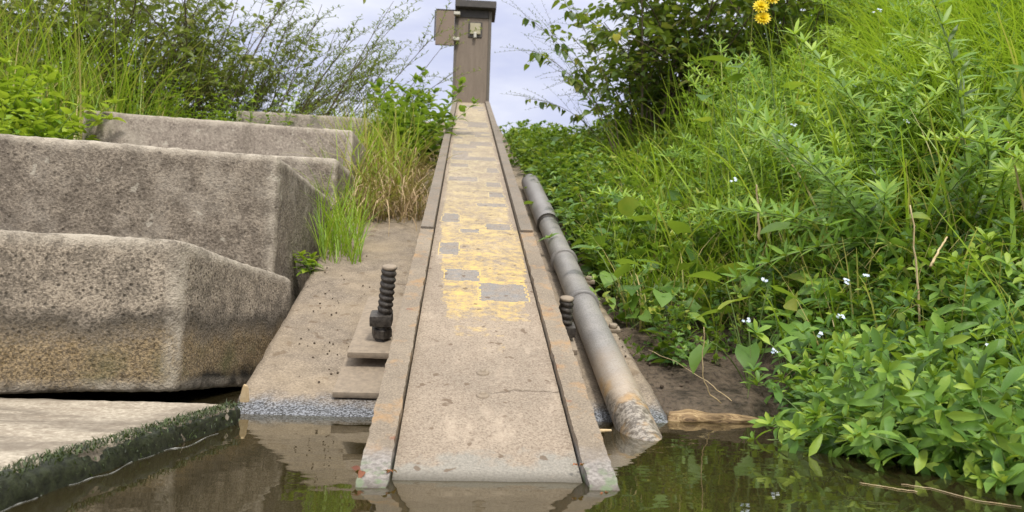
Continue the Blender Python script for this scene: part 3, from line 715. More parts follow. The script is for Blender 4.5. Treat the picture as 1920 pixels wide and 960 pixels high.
class Plant:
    """two collectors: foliage and stems"""
    def __init__(s): s.L = MB(); s.S = MB()
LT = {}
def leaf_t(key):
    if key not in LT: LT[key] = leaf(*key[:5], shape=key[5], stalk=key[6])
    return LT[key]
def put(mb, key, az, el, roll, sc, p, tint):
    v, f = leaf_t(key); mb.add(v @ (orient(az, el, roll) * sc).T + p, f, tint + np.linspace(-.04, .04, len(v)))
def sprig(P, base, az, el, length, bend, kind, rr, tb=.5, sc=1., r=.0016, start=.12, stem=True):
    pts = curve(base, az, el, length, bend, 8, .12, rr)
    if stem: P.S.add(*tube_arrays(pts, np.linspace(r, r * .4, len(pts)), 4, False))
    ga = rr.uniform(0, 6.28)
    def T(x=0): return min(1, max(0, rr.gauss(tb + x, .17)))
    if kind == 'lance':                        # forget-me-not like
        nl = max(6, int(length / .019)); 
        for i in range(nl):
            t = start + (1 - start) * i / (nl - 1); ga += 2.4
            k = (1.15 - .45 * t) * sc * rr.uniform(.8, 1.15)
            put(P.L, (.05, .0145, 4, .35, rr.choice((.5, .9)), 'lance', .002), ga, rr.uniform(-.15, .6) + .3 * t, rr.uniform(-.6, .6), k, along(pts, t), T(.12 * (t - .5)))
        for j in range(4): put(P.L, (.03, .010, 4, .35, .4, 'lance', .0), ga + j * 1.6, rr.uniform(.4, 1.1), 0, sc * rr.uniform(.6, 1.), pts[-1], T(.14))
    elif kind == 'goose':                      # whorls of narrow leaves
        nw = max(4, int(length / .03))
        for i in range(nw):
            t = .1 + .9 * i / (nw - 1); p = along(pts, t); off = rr.uniform(0, 6.28)
            for j in range(7): put(P.L, (.03, .0052, 3, .2, .35, 'lance', 0.), off + j * .9, rr.uniform(.0, .55) + .4 * t, 0, sc * (1.1 - .35 * t) * rr.uniform(.8, 1.2), p, T(.2 * (t - .5)))
    elif kind == 'nettle':                     # opposite ovate leaves
        nw = max(4, int(length / .045))
        for i in range(nw):
            t = start + (1 - start) * i / (nw - 1); p = along(pts, t); ga += 1.57
            for j in (0, math.pi):
                put(P.L, (.062, .034, 4, .3, rr.choice((.6, 1.1)), 'ovate', .012), ga + j + rr.uniform(-.25, .25), rr.uniform(-.2, .5) + .35 * t, rr.uniform(-.3, .3), sc * (1.1 - .5 * t) * rr.uniform(.8, 1.2), p, T(.2 * (t - .5)))
        for j in range(4): put(P.L, (.03, .014, 4, .3, .4, 'ovate', .0), ga + j * 1.57, rr.uniform(.5, 1.1), 0, sc, pts[-1], T(.25))
    elif kind == 'heart':                      # large leaves on long stalks
        nw = max(2, int(length / .06))
        for i in range(nw):
            t = .25 + .75 * i / max(1, nw - 1); p = along(pts, t); ga += 2.2
            put(P.L, (.075, .062, 4, .18, rr.choice((.5, 1.)), 'heart', .02), ga, rr.uniform(-.5, .4), rr.uniform(-.5, .5), sc * rr.uniform(.7, 1.2), p, T())
    elif kind == 'alt':                        # woody twig with alternate ovate leaves
        nw = max(3, int(length / .028))
        for i in range(nw):
            t = .15 + .85 * i / (nw - 1); p = along(pts, t); ga += math.pi + rr.uniform(-.4, .4)
            put(P.L, (.045, .026, 3, .25, rr.choice((.4, .9)), 'ovate', .008), az + math.copysign(1., math.sin(ga)) * rr.uniform(.5, 1.3), rr.uniform(-.7, .5), rr.uniform(-.8, .8), sc * rr.uniform(.65, 1.25), p, T())
    elif kind == 'fine':                       # small narrow leaves hugging a wand
        nw = max(6, int(length / .011))
        for i in range(nw):
            t = .1 + .9 * i / (nw - 1); p = along(pts, t); ga += 2.4
            put(P.L, (.024, .0065, 2, .2, .3, 'lance', 0.), ga, rr.uniform(-.1, .9) , 0, sc * rr.uniform(.7, 1.3), p, T())
    return pts
def protos(kind, k, seed, lens, el=(1.1, 1.5), bend=(.2, .9), sc=1., stems=(1, 1), tb=.5, r=.0016):
    out_ = []
    for i in range(k):
        rr = random.Random(seed * 100 + i); P = Plant()
        for j in range(rr.randint(*stems)):
            sprig(P, (rr.uniform(-.02, .02), rr.uniform(-.02, .02), 0) if stems[1] > 1 else (0, 0, 0), rr.uniform(0, 6.28), rr.uniform(*el), rr.uniform(*lens), rr.uniform(*bend), kind, rr, tb, sc, r)
        out_.append((P.L.arrays(), P.S.arrays()))
    return out_
def scatter(pr, P3, scl, lean=None, tint=None, into=None):
    """instances of prototypes merged: foliage and stems"""
    ML, MS = into if into else (MB(), MB()); m = len(P3); which = RNG.integers(0, len(pr), m)
    yaw = RNG.uniform(0, 6.28, m); tint = np.zeros(m) if tint is None else tint
    for q, ((lv, lf, lt), (sv_, sf, st)) in enumerate(pr):
        sel = np.nonzero(which == q)[0]
        if not len(sel): continue
        Ms = np.array([(lean_m(lean[i]) if lean is not None else np.eye(3)) @ rotz(yaw[i]) * scl[i] for i in sel])
        ML.inst(lv, lf, Ms, P3[sel], np.clip(lt[None] + tint[sel][:, None], 0, 1)); MS.inst(sv_, sf, Ms, P3[sel], st[None].repeat(len(sel), 0))
    return ML, MS
def lean_m(d):
    """tilt the vertical towards the horizontal vector d (length = radians)"""
    a = np.hypot(d[0], d[1])
    if a < 1e-6: return np.eye(3)
    ax = Vector((-d[1] / a, d[0] / a, 0)); return np.array(Matrix.Rotation(a, 3, ax))
def project(P):
    q = np.asarray(P) - CAM; d = q @ fwd; return 960 + F * (q @ CR) / d, 480 - F * (q @ CU) / d, d
def field(n_, x0, x1, y0, y1, keep, power=1.0):
    """random ground points whose photo position passes keep(px, py, X, Y)"""
    X = RNG.uniform(x0, x1, n_); Y = y0 + (y1 - y0) * RNG.random(n_) ** power; Z = ground_z(X, Y)
    px, py, d = project(np.stack([X, Y, Z], 1)); ok = (d > .5) & keep(px, py, X, Y)
    return np.stack([X, Y, Z], 1)[ok]
def apron_right(X, Y):
    """metres to the right of the apron's right edge"""
    z = plane_z(X, Y); p = np.stack([X, Y, z], -1) - O; w_ = p @ W; s = p @ A
    return w_ - np.maximum(wr0 + (wr1 - wr0) * (s - sr0) / (sr1 - sr0), np.where(s < SEND - .05, pipe_w(s) + .09, .2))
def shore(X, Y): return ground_z(X, Y) > -.02
def stuff(name, ML, MS, lm, sm, label, cat):
    o = ML.build(name, lm); tag(o, label, cat, kind='stuff')
    if MS is not None and MS.n: q = MS.build('stem', sm, o)
    return o
def gdepth(px, py, lo=.8):
    P = ground(px, py, lo, 7); return float((P - CAM) @ fwd)
def plant(name, P, loc, lm, sm, label, cat, group=None, extra=()):
    t = thing(name, loc, label, cat, group)
    if P.S.n: P.S.build('stem', sm, t)
    if P.L.n: P.L.build('foliage', lm, t)
    return t

PR_L = protos('lance', 9, 1, (.10, .24), (.5, 1.5), (.1, 1.1), 1.2, (2, 4))
PR_G = protos('goose', 8, 2, (.2, .46), (.8, 1.5), (.2, 1.), 1.6, (2, 3))
PR_N = protos('nettle', 6, 3, (.14, .3), (1., 1.5), (.1, .7), 1.0, (2, 3))
PR_H = protos('heart', 6, 4, (.10, .24), (.8, 1.5), (.3, 1.2), .85, (2, 3))

# ---- the right bank
def patch(P, f, a):
    """natural colour variation from clump to clump"""
    return np.array([a * 1.6 * mnoise.noise(Vector(p) * f) for p in P]) + RNG.normal(0, a * .6, len(P))
mud_gap = lambda px, py: ((px > 1190) & (px < 1475) & (py > 655) & (py < 800))
def k_grass(px, py, X, Y):
    t = apron_right(X, Y)
    return (t > .03) & shore(X, Y) & (px < 2900) & (py < 1000) & (py > -260) & ~mud_gap(px, py - 20) & ~((px < 1470) & (py > 640))
# thin grass all over, longer and denser up the slope to the right
P = field(30000, .05, 4.2, 1.3, 6.5, lambda a, b, X, Y: k_grass(a, b, X, Y) & (a > 1120 + 0 * a), 1.5)
P = P[(RNG.random(len(P)) < np.clip(.12 + (project(P)[0] - 1150) / 500, .2, 1.) * np.where(project(P)[1] > 560, .12, 1))]
m = len(P); g = MB()
blades(g, P, RNG.uniform(0, 6.28, m), RNG.uniform(.10, .34, m) * np.where(P[:, 0] > 1.3, 1.25, 1), RNG.uniform(.0025, .0075, m), RNG.uniform(.2, 1.9, m), np.clip(.57 + patch(P, 3, .2), .02, .93), 5, twist=RNG.uniform(-.6, .6, m))
# grass fringe beside the cover plants, around (1150-1330, 330-560)
P = field(9000, .2, 1.6, 1.6, 4.5, lambda a, b, X, Y: (a > 1090) & (a < 1400) & (b > 330) & (b < 600) & (apron_right(X, Y) > .06) & (RNG.random(len(X)) < .75))
m = len(P)
blades(g, P, RNG.normal(3.6, 1.2, m), RNG.uniform(.10, .24, m), RNG.uniform(.003, .007, m), RNG.uniform(.2, 1.6, m), np.clip(RNG.normal(.68, .16, m), 0, .93), 5, twist=RNG.uniform(-.5, .5, m))
# long arching grass, top right corner
P = field(18000, 1.2, 3.6, 1.8, 4.6, lambda a, b, X, Y: (a > 1660) & (a < 2700) & (b > -150) & (b < 330))
m = len(P)
blades(g, P, RNG.normal(3.9, .9, m), RNG.uniform(.3, .62, m), RNG.uniform(.004, .009, m), RNG.uniform(.5, 1.6, m), np.clip(RNG.normal(.6, .14, m), 0, .93), 6, lift=RNG.uniform(1.0, 1.4, m))
# dead blades
P = field(5200, .3, 3., 1.4, 5, k_grass); m = len(P)
blades(g, P, RNG.uniform(0, 6.28, m), RNG.uniform(.1, .36, m), RNG.uniform(.003, .006, m), RNG.uniform(.3, 2.2, m), RNG.uniform(.94, 1.05, m), 5)
P = field(4000, .6, 2.4, 1.2, 2.6, lambda a, b, X, Y: (a > 1470) & (a < 1950) & (b > 400) & (b < 620))[:420]; m = len(P)
blades(g, P, RNG.uniform(0, 6.28, m), RNG.uniform(.15, .4, m), RNG.uniform(.003, .0085, m), RNG.uniform(.3, 2., m), RNG.uniform(.95, 1.05, m), 5, lift=RNG.uniform(.3, 1.4, m))
# tall culms standing out of the mass
P = field(5000, .7, 3.2, 1.6, 4.8, lambda a, b, X, Y: (a > 1250) & (a < 2050) & (b < 560) & (b > -120))[:520]; m = len(P)
blades(g, P, RNG.uniform(0, 6.28, m), RNG.uniform(.4, .85, m), RNG.uniform(.003, .008, m), RNG.uniform(.1, 1.3, m), np.clip(RNG.normal(.66, .2, m), 0, 1.), 7, twist=RNG.uniform(-.7, .7, m))
# a few wide bright blades over everything
P = field(5200, .5, 3.2, 1.5, 4.8, lambda a, b, X, Y: (a > 1180) & (a < 2700) & (b < 560) & (b > -100) & (apron_right(X, Y) > .1))[:2500]; m = len(P)
blades(g, P, RNG.uniform(0, 6.28, m), RNG.uniform(.28, .62, m), RNG.uniform(.005, .012, m), RNG.uniform(.3, 1.8, m), np.clip(RNG.normal(.74, .12, m), .2, .93), 6, twist=RNG.uniform(-.7, .7, m))
stuff('grass', g, None, M['grass'], None, 'bright green long grass covering the right river bank', 'grass')

# goosegrass tangles
P = field(2600, .7, 3.4, 1.7, 5.0, lambda a, b, X, Y: (a > 1330) & (b < 520) & (b > -160) & (a < 2700), 1.2); P = P[:1000]; P = P[(project(P)[1] < 420) | (RNG.random(len(P)) < .4)]
P[:, 2] += .0
ML, MS = scatter(PR_G, P, RNG.uniform(.7, 1.3, len(P)) * np.array([1 + .7 * mnoise.noise(Vector(q) * 3.3) for q in P]), np.stack([RNG.normal(-.25, .28, len(P)), RNG.normal(-.4, .25, len(P))], 1), patch(P, 4, .15) + .04)
stuff('goosegrass', ML, MS, M['goose'], M['stem'], 'tangled bright green goosegrass with whorls of narrow leaves on the right bank', 'weeds')

# low broad leaved cover from the pipe to the foot of the bush
P = field(9000, -.2, 2.2, 2.0, 6.5, lambda a, b, X, Y: (apron_right(X, Y) > .03) & (a < 1420) & (b < 560) & (b > 180) & (a > 900), 1.1)
P = P[RNG.random(len(P)) < np.where(project(P)[0] < 1180, .8, .35)][:1500]
ML, MS = scatter(PR_N, P, RNG.uniform(.55, 1.1, len(P)), RNG.normal(0, .25, (len(P), 2)), RNG.normal(-.02, .12, len(P)))
P = field(2600, -.1, 2.4, 1.9, 6.5, lambda a, b, X, Y: (apron_right(X, Y) > .04) & (a < 1950) & (b < 640) & (b > -50) & (a > 930), 1.2)[:620]
scatter(PR_H, P, RNG.uniform(.55, 1.25, len(P)), RNG.normal(0, .35, (len(P), 2)), RNG.normal(.12, .2, len(P)), (ML, MS))
sp_ = ground(1112, 330); P = np.array([sp_ + np.array([RNG.uniform(-.16, .16), RNG.uniform(-.16, .02), 0]) for _ in range(26)]); P[:, 2] = ground_z(P[:, 0], P[:, 1])
scatter(PR_N, P, RNG.uniform(.8, 1.15, 26), RNG.normal(0, .2, (26, 2)), RNG.normal(.05, .1, 26), (ML, MS))
# sparse sprigs on the bare soil at the pipe's right
P = field(3000, .2, .9, 1.6, 2.6, lambda a, b, X, Y: (apron_right(X, Y) > .05) & (a > 1130) & (a < 1440) & (b > 540) & (b < 690))[:46]
scatter(PR_N, P, RNG.uniform(.35, .7, len(P)), RNG.normal(0, .4, (len(P), 2)), RNG.normal(.05, .14, len(P)), (ML, MS))
stuff('ground_cover', ML, MS, M['broad'], M['stem'], 'low broad leaved green weeds between the grey pipe and the bush', 'weeds')

# waterside plants, lower right
def k_wat(a, b, X, Y):
    return (a > 1390) & (a < 2600) & (b > 470) & (b < 990) & ~((a < 1520) & (b > 600)) & ((shore(X, Y)) | ((X > .56) & (ground_z(X, Y) > -.12)))
P = field(9000, .4, 1.9, .95, 2.4, k_wat)[:560]
P = P[(project(P)[1] > 560) | (RNG.random(len(P)) < .5)]
P[:, 2] = np.maximum(P[:, 2], -.01)
ML, MS = scatter(PR_L, P, RNG.uniform(.5, 1.15, len(P)), np.stack([RNG.normal(-.28, .35, len(P)), RNG.normal(-.28, .35, len(P))], 1), patch(P, 5, .2))
# the hanging fringe over the water
fr = []
for i in range(90):
    px = RNG.uniform(1530, 1960); py = 800 + (px - 1480) * .23 + RNG.uniform(-50, 12); fr.append(at_z(px, py, .005))
P = np.array(fr)
scatter(PR_L, P, RNG.uniform(.6, 1., len(P)), np.stack([RNG.normal(-.6, .3, len(P)), RNG.normal(-.5, .3, len(P))], 1), RNG.normal(.2, .14, len(P)), (ML, MS))
stuff('waterside_plants', ML, MS, M['lance'], M['stem'], 'leafy green forget-me-not plants crowding the right water edge', 'plants')

# ---- shrubs
def shrub(name, label, base, stems, kind, lm, sm, rr, tb=.5, sc=1., r=.006, twig=(.2, .4), ntw=6, tw_el=None, twig_start=.3):
    P = Plant()
    for (dx, dy, az, el, ln, bend) in stems:
        pts = curve(np.array(base) + (dx, dy, 0), az, el, ln, bend, 9, .15, rr)
        P.S.add(*tube_arrays(pts, np.linspace(r, r * .3, len(pts)), 5, False))
        for j in range(ntw):
            t = rr.uniform(twig_start, 1.); p = along(pts, t)
            sprig(P, p, rr.uniform(0, 6.28) if tw_el is None else az + rr.gauss(0, .5), rr.uniform(-.3, 1.1) if tw_el is None else rr.uniform(*tw_el), rr.uniform(*twig), rr.uniform(-.1, .8), kind, rr, tb, sc, r * .3)
    return plant(name, P, base, lm, sm, label, 'shrub')
rr = random.Random(21)
bx = ground(1235, 300)
bx = np.array([1.25, 4.6, float(ground_z(1.25, 4.6))])
st = [(rr.uniform(-.55, .9), rr.uniform(-.3, .6), rr.uniform(0, 6.28), rr.uniform(.75, 1.5), rr.uniform(.7, 1.5), rr.uniform(-.1, .9)) for i in range(72)]
shrub('leafy_shrub', 'dense dark green shrub hiding the sky right of the cabinet', bx, st, 'alt', M['bushleaf'], M['stem_brown'], rr, .68, 1.35, .007, (.15, .45), 17, twig_start=.05)
rr = random.Random(22)
b2 = np.array([2.5, 5.2, float(ground_z(2.5, 5.2))])
st = [(rr.uniform(-.9, .9), rr.uniform(-.3, .5), rr.uniform(0, 6.28), rr.uniform(.75, 1.5), rr.uniform(.5, 1.25), rr.uniform(-.1, .9)) for i in range(46)]
shrub('leafy_shrub', 'lower shrub behind the yellow flowers, mixed with tall weeds', b2, st, 'alt', M['bushleaf'], M['stem_brown'], rr, .6, 1.3, .006, (.15, .4), 14, twig_start=.05)
# thin bindweed shoots against the sky
rr = random.Random(23); P = Plant(); base = np.array([.62, 4.3, float(ground_z(.62, 4.3))])
for (px, py, d) in ((985, 30, 4.2), (1000, 95, 4.1), (1030, 60, 4.3), (985, 185, 4.4), (1040, 130, 4.2), (1060, 10, 4.3)):
    e = at_depth(px, py, d); mid_ = (base + e) / 2 + np.array([.12, 0, .25]); ts = np.linspace(0, 1, 12)[:, None]
    pts = base * (1 - ts) ** 2 + 2 * mid_ * ts * (1 - ts) + e * ts ** 2
    P.S.add(*tube_arrays(pts, np.linspace(.0035, .001, 12), 4, False))
    for j in range(26):
        t = rr.uniform(.35, 1); put(P.L, (.075, .05, 4, .2, .6, 'ovate', .012), rr.uniform(0, 6.28), rr.uniform(-1.4, -.1), rr.uniform(-.6, .6), rr.uniform(.4, .85), along(pts, t), rr.uniform(.3, 1.))
    for j in range(14):
        sprig(P, along(pts, rr.uniform(.35, 1)), rr.uniform(2.2, 4.2), rr.uniform(-.2, 1.1), rr.uniform(.12, .3), .3, 'fine', rr, .4, .55, .0009)
plant('climbing_weed', P, base, M['bushleaf'], M['stem_brown'], 'thin climbing shoots with hanging leaves against the sky beside the shrub', 'climber')

# left: fine leaved shrub with wands leaning to the right
rr = random.Random(31)
bl = np.array([-1.55, 4.9, float(ground_z(-1.55, 4.9))])
st = []
for i in range(110):
    q = rr.uniform(-1.3, .35); st.append((q, rr.uniform(-.3, .5), rr.gauss(.1, .4), rr.uniform(.68, 1.4), rr.uniform(.6, 1.3) * (1 - .25 * max(q, 0)), rr.uniform(-.15, .35)))
shrub('wispy_shrub', 'wispy shrub with thin dark wands leaning right over the farthest block', bl, st, 'fine', M['willow'], M['stem_brown'], rr, .5, 1.25, .005, (.12, .36), 12, (.3, 1.2), .08)
# left hedge of weeds
rr = random.Random(32)
bl = np.array([-2.65, 4.9, float(ground_z(-2.65, 4.9))])
st = [(rr.uniform(-1.3, .7), rr.uniform(-.4, .5), rr.uniform(0, 6.28), rr.uniform(.8, 1.5), rr.uniform(.6, 1.5), rr.uniform(-.1, .7)) for i in range(85)]
shrub('bramble_bush', 'tangled green and brown bush filling the upper left behind the nettles', bl, st, 'alt', M['willow'], M['stem_brown'], rr, .68, 1.1, .006, (.15, .45), 15, twig_start=.05)
rr = random.Random(33)
bl = np.array([-1.35, 4.35, float(ground_z(-1.35, 4.35)) + .05])
P = Plant()
for i in range(210):
    sprig(P, bl + (rr.uniform(-1.15, .05), rr.uniform(-.15, .4), 0), rr.uniform(0, 6.28), rr.uniform(.8, 1.5), rr.uniform(.2, .5), rr.uniform(0, .8), 'nettle', rr, .5, .62, .002)
plant('weed_thicket', P, bl, M['nettle'], M['stem'], 'soft green leafy weeds growing behind the smooth pale block', 'weeds')
# nettles at the left edge
for q, (px, py, d, n_, lab, sc) in enumerate(((60, 258, 3.15, 30, 'bright yellow-green nettles behind the second block at the left edge', 1.4), (15, 200, 3.5, 26, 'taller pale nettles half cut off by the left frame edge', 1.6))):
    rr = random.Random(40 + q); b = at_depth(px, py, d); b[2] -= .12; P = Plant()
    for i in range(n_):
        sprig(P, b + (rr.uniform(-.25, .1), rr.uniform(-.05, .35), 0), rr.uniform(0, 6.28), rr.uniform(.8, 1.5), rr.uniform(.18, .42), rr.uniform(0, .9), 'nettle', rr, .72, sc, .0025)
    plant('nettle_clump', P, b, M['nettle'], M['stem'], lab, 'nettles')
# tall grass upper left
P = []
for i in range(1500):
    X = RNG.uniform(-3.6, -2.0); Y = RNG.uniform(3.5, 4.8); P.append((X, Y, float(ground_z(X, Y))))
P = np.array(P); m = len(P); g = MB()
blades(g, P, RNG.uniform(0, 6.28, m), RNG.uniform(.35, .95, m), RNG.uniform(.004, .009, m), RNG.uniform(.2, 1.7, m), np.clip(RNG.normal(.72, .26, m), 0, 1.02), 6)
stuff('grass', g, None, M['grass'], None, 'tall pale green and straw coloured grass at the upper left', 'grass')

# tuft between the steps and the channel
def tuft(name, label, spots, lens, wid, tints, cat='grass tuft', bend=(.2, 1.3), mat='grass', lift=None):
    b = spots.mean(0); t = thing(name, b, label, cat); m = len(spots); g = MB()
    blades(g, spots, RNG.uniform(0, 6.28, m), RNG.uniform(*lens, m), RNG.uniform(*wid, m), RNG.uniform(*bend, m), tints, 6, lift=lift)
    g.build('blades', M[mat], t); return t
def apr_pts(n_, x0, x1, y0, y1):
    out_ = []
    for i in range(n_):
        w_, s = apron(RNG.uniform(x0, x1), RNG.uniform(y0, y1)); out_.append(C3(w_, s, HA - .01))
    return np.array(out_)
sp = np.concatenate([apr_pts(420, 640, 790, 255, 330), apr_pts(330, 630, 765, 300, 385)])
tuft('grass_tuft', 'tall yellow-green grass tuft between the steps and the channel', sp, (.14, .46), (.004, .010), np.clip(RNG.normal(.84, .17, len(sp)), .1, 1.03), bend=(.1, 1.7))
sp = np.concatenate([apr_pts(1100, 655, 792, 318, 418), apr_pts(300, 690, 790, 280, 330)])
g = MB(); m = len(sp)
blades(g, sp, RNG.uniform(0, 6.28, m), RNG.uniform(.14, .46, m), RNG.uniform(.003, .008, m), RNG.uniform(1.2, 3.4, m), RNG.uniform(.1, 1.05, m), 6, lift=RNG.uniform(.4, 1.5, m))
stuff('dry_straw', g, None, M['straw'], None, 'heap of dead brown straw under the tall tuft beside the channel', 'straw')
sp = apr_pts(240, 598, 678, 395, 497)
tuft('grass_tuft', 'small bright green grass tuft against the second block', sp, (.12, .30), (.003, .0065), np.clip(RNG.normal(.62, .15, len(sp)), .1, .92), bend=(.1, 1.3))
rr = random.Random(51); w_, s = apron(578, 508); b = C3(w_, s, HA - .01); P = Plant()
for i in range(5): sprig(P, b + (rr.uniform(-.02, .02), rr.uniform(-.02, .02), 0), rr.uniform(0, 6.28), rr.uniform(.6, 1.4), rr.uniform(.05, .1), .5, 'nettle', rr, .65, .75, .0015)
plant('seedling', P, b, M['nettle'], M['stem'], 'small fresh green seedling in the gap beside the lowest block', 'seedling')
rr = random.Random(52); w_, s = apron(780, 305); b = C3(w_, s, HA); P = Plant()
for i in range(46): sprig(P, C3(*apron(rr.uniform(735, 800), rr.uniform(270, 322)), HA), rr.uniform(0, 6.28), rr.uniform(.95, 1.5), rr.uniform(.25, .52), rr.uniform(0, .5), 'nettle', rr, .62, 1.6, .0025)
for i in range(16): sprig(P, C3(*apron(rr.uniform(640, 790), rr.uniform(275, 350)), HA), rr.uniform(0, 6.28), rr.uniform(.7, 1.5), rr.uniform(.15, .32), rr.uniform(0, .8), 'nettle', rr, .6, 1.0, .002)
plant('leafy_weed', P, b, M['broad'], M['stem'], 'upright dark green leafy weed beside the upper channel, left of the cabinet', 'weed')

# ---- distinct single plants and stalks on the right
def flower_mb(mb, p, r, n_, rr, key, el=.2, face=None):
    fz = unit(face if face is not None else (rr.uniform(-.3, .3), -.7, .6)); fx = unit(np.cross(fz, UP)); fy = np.cross(fz, fx); B = np.stack([fx, fy, fz], 1)
    for j in range(n_):
        v, f = leaf_t(key); a = 2 * math.pi * j / n_ + rr.uniform(-.1, .1)
        mb.add((v @ (orient(a, el + rr.uniform(-.1, .1)) * (r / key[0])).T) @ B.T + p, f, rr.random())
rr = random.Random(61)
FD = min(2.6, gdepth(1432, 90) - .25); top = at_depth(1432, 30, FD); gb = np.array([top[0] + .1, top[1] + .15, float(ground_z(top[0] + .1, top[1] + .15))])
t = thing('yellow_flower', gb, 'yellow double bloom on a thin stem high on the right bank', 'flower')
g = MB(); g.add(*tube_arrays(curve(gb, 3.6, 1.45, .01, 0, 2), .002, 4)); ts = np.linspace(0, 1, 10)[:, None]; md = (gb + top) / 2 + np.array([.05, .05, .1])
pts = gb * (1 - ts) ** 2 + 2 * md * ts * (1 - ts) + top * ts ** 2; g.add(*tube_arrays(pts, .0018, 5)); g.build('stem', M['stem'], t)
for (px, py) in ((1427, 12), (1430, 34), (1446, -4)):
    g = MB(); c = at_depth(px, py, FD)
    for lay in range(3): flower_mb(g, c, (.030, .025, .018)[lay], (16, 14, 10)[lay], rr, (.02, .0115, 3, .2, .3, 'ovate', 0.), (.1, .5, .95)[lay], (-.1, -.9, .35))
    g.build('bloom', M['petal_y'], t)
def stalk(name, label, pix, d0, d1, r, mat, cat='dry stalk', lf=None):
    n_ = len(pix); dd = min(d0, gdepth(*pix[0]) - .05); d1 = d1 - d0 + dd; d0 = dd
    cp = np.array([at_depth(x, y, d0 + (d1 - d0) * i / (n_ - 1)) for i, (x, y) in enumerate(pix)])
    q = np.linspace(0, n_ - 1, 14); pts = np.stack([np.interp(q, range(n_), cp[:, a]) for a in range(3)], 1)
    pts += np.array([[.004 * mnoise.noise(Vector((i * .5, k * 7, label.__len__()))) for k in range(3)] for i in range(14)]); n_ = 14; r *= .62
    g = MB(); g.add(*tube_arrays(pts, np.linspace(r, r * .55, n_), 6)); o = g.build(name, M[mat]); return tag(o, label, cat)
stalk('dry_stalk', 'tallest straw coloured dry stalk standing behind the waterside plants', [(1727, 640), (1722, 560), (1716, 470), (1708, 385)], 1.62, 1.6, .0042, 'stem_dry')
stalk('dry_stalk', 'thick straw coloured stalk leaning left at the right frame edge', [(1940, 480), (1918, 380), (1905, 320), (1889, 268)], 1.7, 1.66, .005, 'stem_dry')
stalk('dry_stalk', 'short tan stalk among grass above the heart shaped leaves', [(1424, 450), (1422, 400), (1418, 345)], 2.1, 2.1, .006, 'stem_dry')
stalk('dry_stalk', 'bent tan stalk with drooping tip amid the goosegrass', [(1815, 320), (1814, 280), (1808, 262), (1794, 258)], 1.9, 1.88, .0035, 'stem_dry')
stalk('dry_stalk', 'pale slanting dead stem left of the tallest dry stalk', [(1745, 500), (1760, 470), (1775, 445)], 1.6, 1.64, .005, 'stem_dry')
b = at_z(1348, 752, .0)
stalk('bent_stem', 'reddish bare stem bent upward from the mud above the log', [(1352, 756), (1330, 738), (1319, 712), (1317, 660), (1322, 614)], 1.72, 1.66, .0024, 'stem_dry', 'stem')
stalk('bent_stem', 'thin tan stem lying on the mud beside the bent reddish stem', [(1372, 752), (1335, 722), (1270, 680), (1215, 655)], 1.74, 1.95, .0016, 'stem_dry', 'stem')
def one_blade(label, base, az, lift, length, width, bend, tint, mat='grass'):
    g = MB(); blades(g, np.array([base]), np.array([az]), np.array([length]), np.array([width]), np.array([bend]), np.array([tint]), 8, lift=np.array([lift]), twist=np.array([.4]))
    o = g.build('reed_blade', M[mat]); return tag(o, label, 'reed leaf')
one_blade('wide bright green reed blade rising to the upper left at the right edge', at_depth(1880, 560, 1.45), 2.75, 1.05, .30, .017, .15, .7)
one_blade('wide dark green reed blade pointing left behind the tall dry stalk', at_depth(1705, 520, 1.7), 2.6, 1.1, .2, .02, .2, .12)
one_blade('green reed blade beside the wide dark one, curling right', at_depth(1900, 470, 1.6), 1.0, 1.2, .22, .012, .5, .6)
def bigleaf(label, spots, seed, sc, tb, mat='broad', key=(.075, .062, 4, .18, .6, 'heart', .02), name='broad_leaved_weed'):
    rr = random.Random(seed); P = Plant(); pts3 = [at_depth(q[0], q[1], min(q[2], gdepth(q[0], q[1]) - .14)) for q in spots]; c = np.mean(pts3, 0)
    base = np.array([c[0] + .03, c[1] + .06, 0]); base[2] = float(ground_z(base[0], base[1]))
    for p, q in zip(pts3, spots):
        ts = np.linspace(0, 1, 7)[:, None]; md = (base + p) / 2 + np.array([0, 0, .04]); cv = base * (1 - ts) ** 2 + 2 * md * ts * (1 - ts) + p * ts ** 2
        P.S.add(*tube_arrays(cv, .0018, 4, False)); put(P.L, key, q[3], q[4], rr.uniform(-.3, .3), sc * rr.uniform(.85, 1.15), p, min(1, max(0, rr.gauss(tb, .12))))
    return plant(name, P, base, M[mat], M['stem'], label, 'weed')
bigleaf('broad leaved weed with large drooping leaves above the bare mud', [(1405, 560, 1.75, 3.4, -.2), (1440, 540, 1.78, 5.6, -.3), (1365, 585, 1.74, 3.0, -.1), (1330, 640, 1.72, 3.8, -.7), (1470, 600, 1.75, 5.0, -.5), (1400, 640, 1.76, 4.5, -.8), (1360, 530, 1.8, 2.8, .3)], 71, .95, .62)
bigleaf('pair of pale grey-green broad leaves below the yellow bloom', [(1385, 130, 2.8, 4.4, -.1), (1335, 180, 2.85, 4.2, -.2), (1372, 120, 2.9, 3.2, .2)], 72, 1.5, .35)
bigleaf('yellow-green broad leaves in the grass right of the pale grey-green pair', [(1395, 150, 2.75, 3.5, 0), (1470, 170, 2.7, 5.2, .2), (1330, 230, 2.7, 3.8, .1), (1500, 200, 2.6, 4.7, .0)], 73, 1.05, .95)
bigleaf('leafy weed at the pipe edge with two wide leaves', [(1150, 495, 2.15, 5.9, .1), (1190, 490, 2.15, .1, .0), (1120, 470, 2.2, 3.3, .2), (1240, 545, 2.0, 4.6, -.4)], 74, .9, .6)
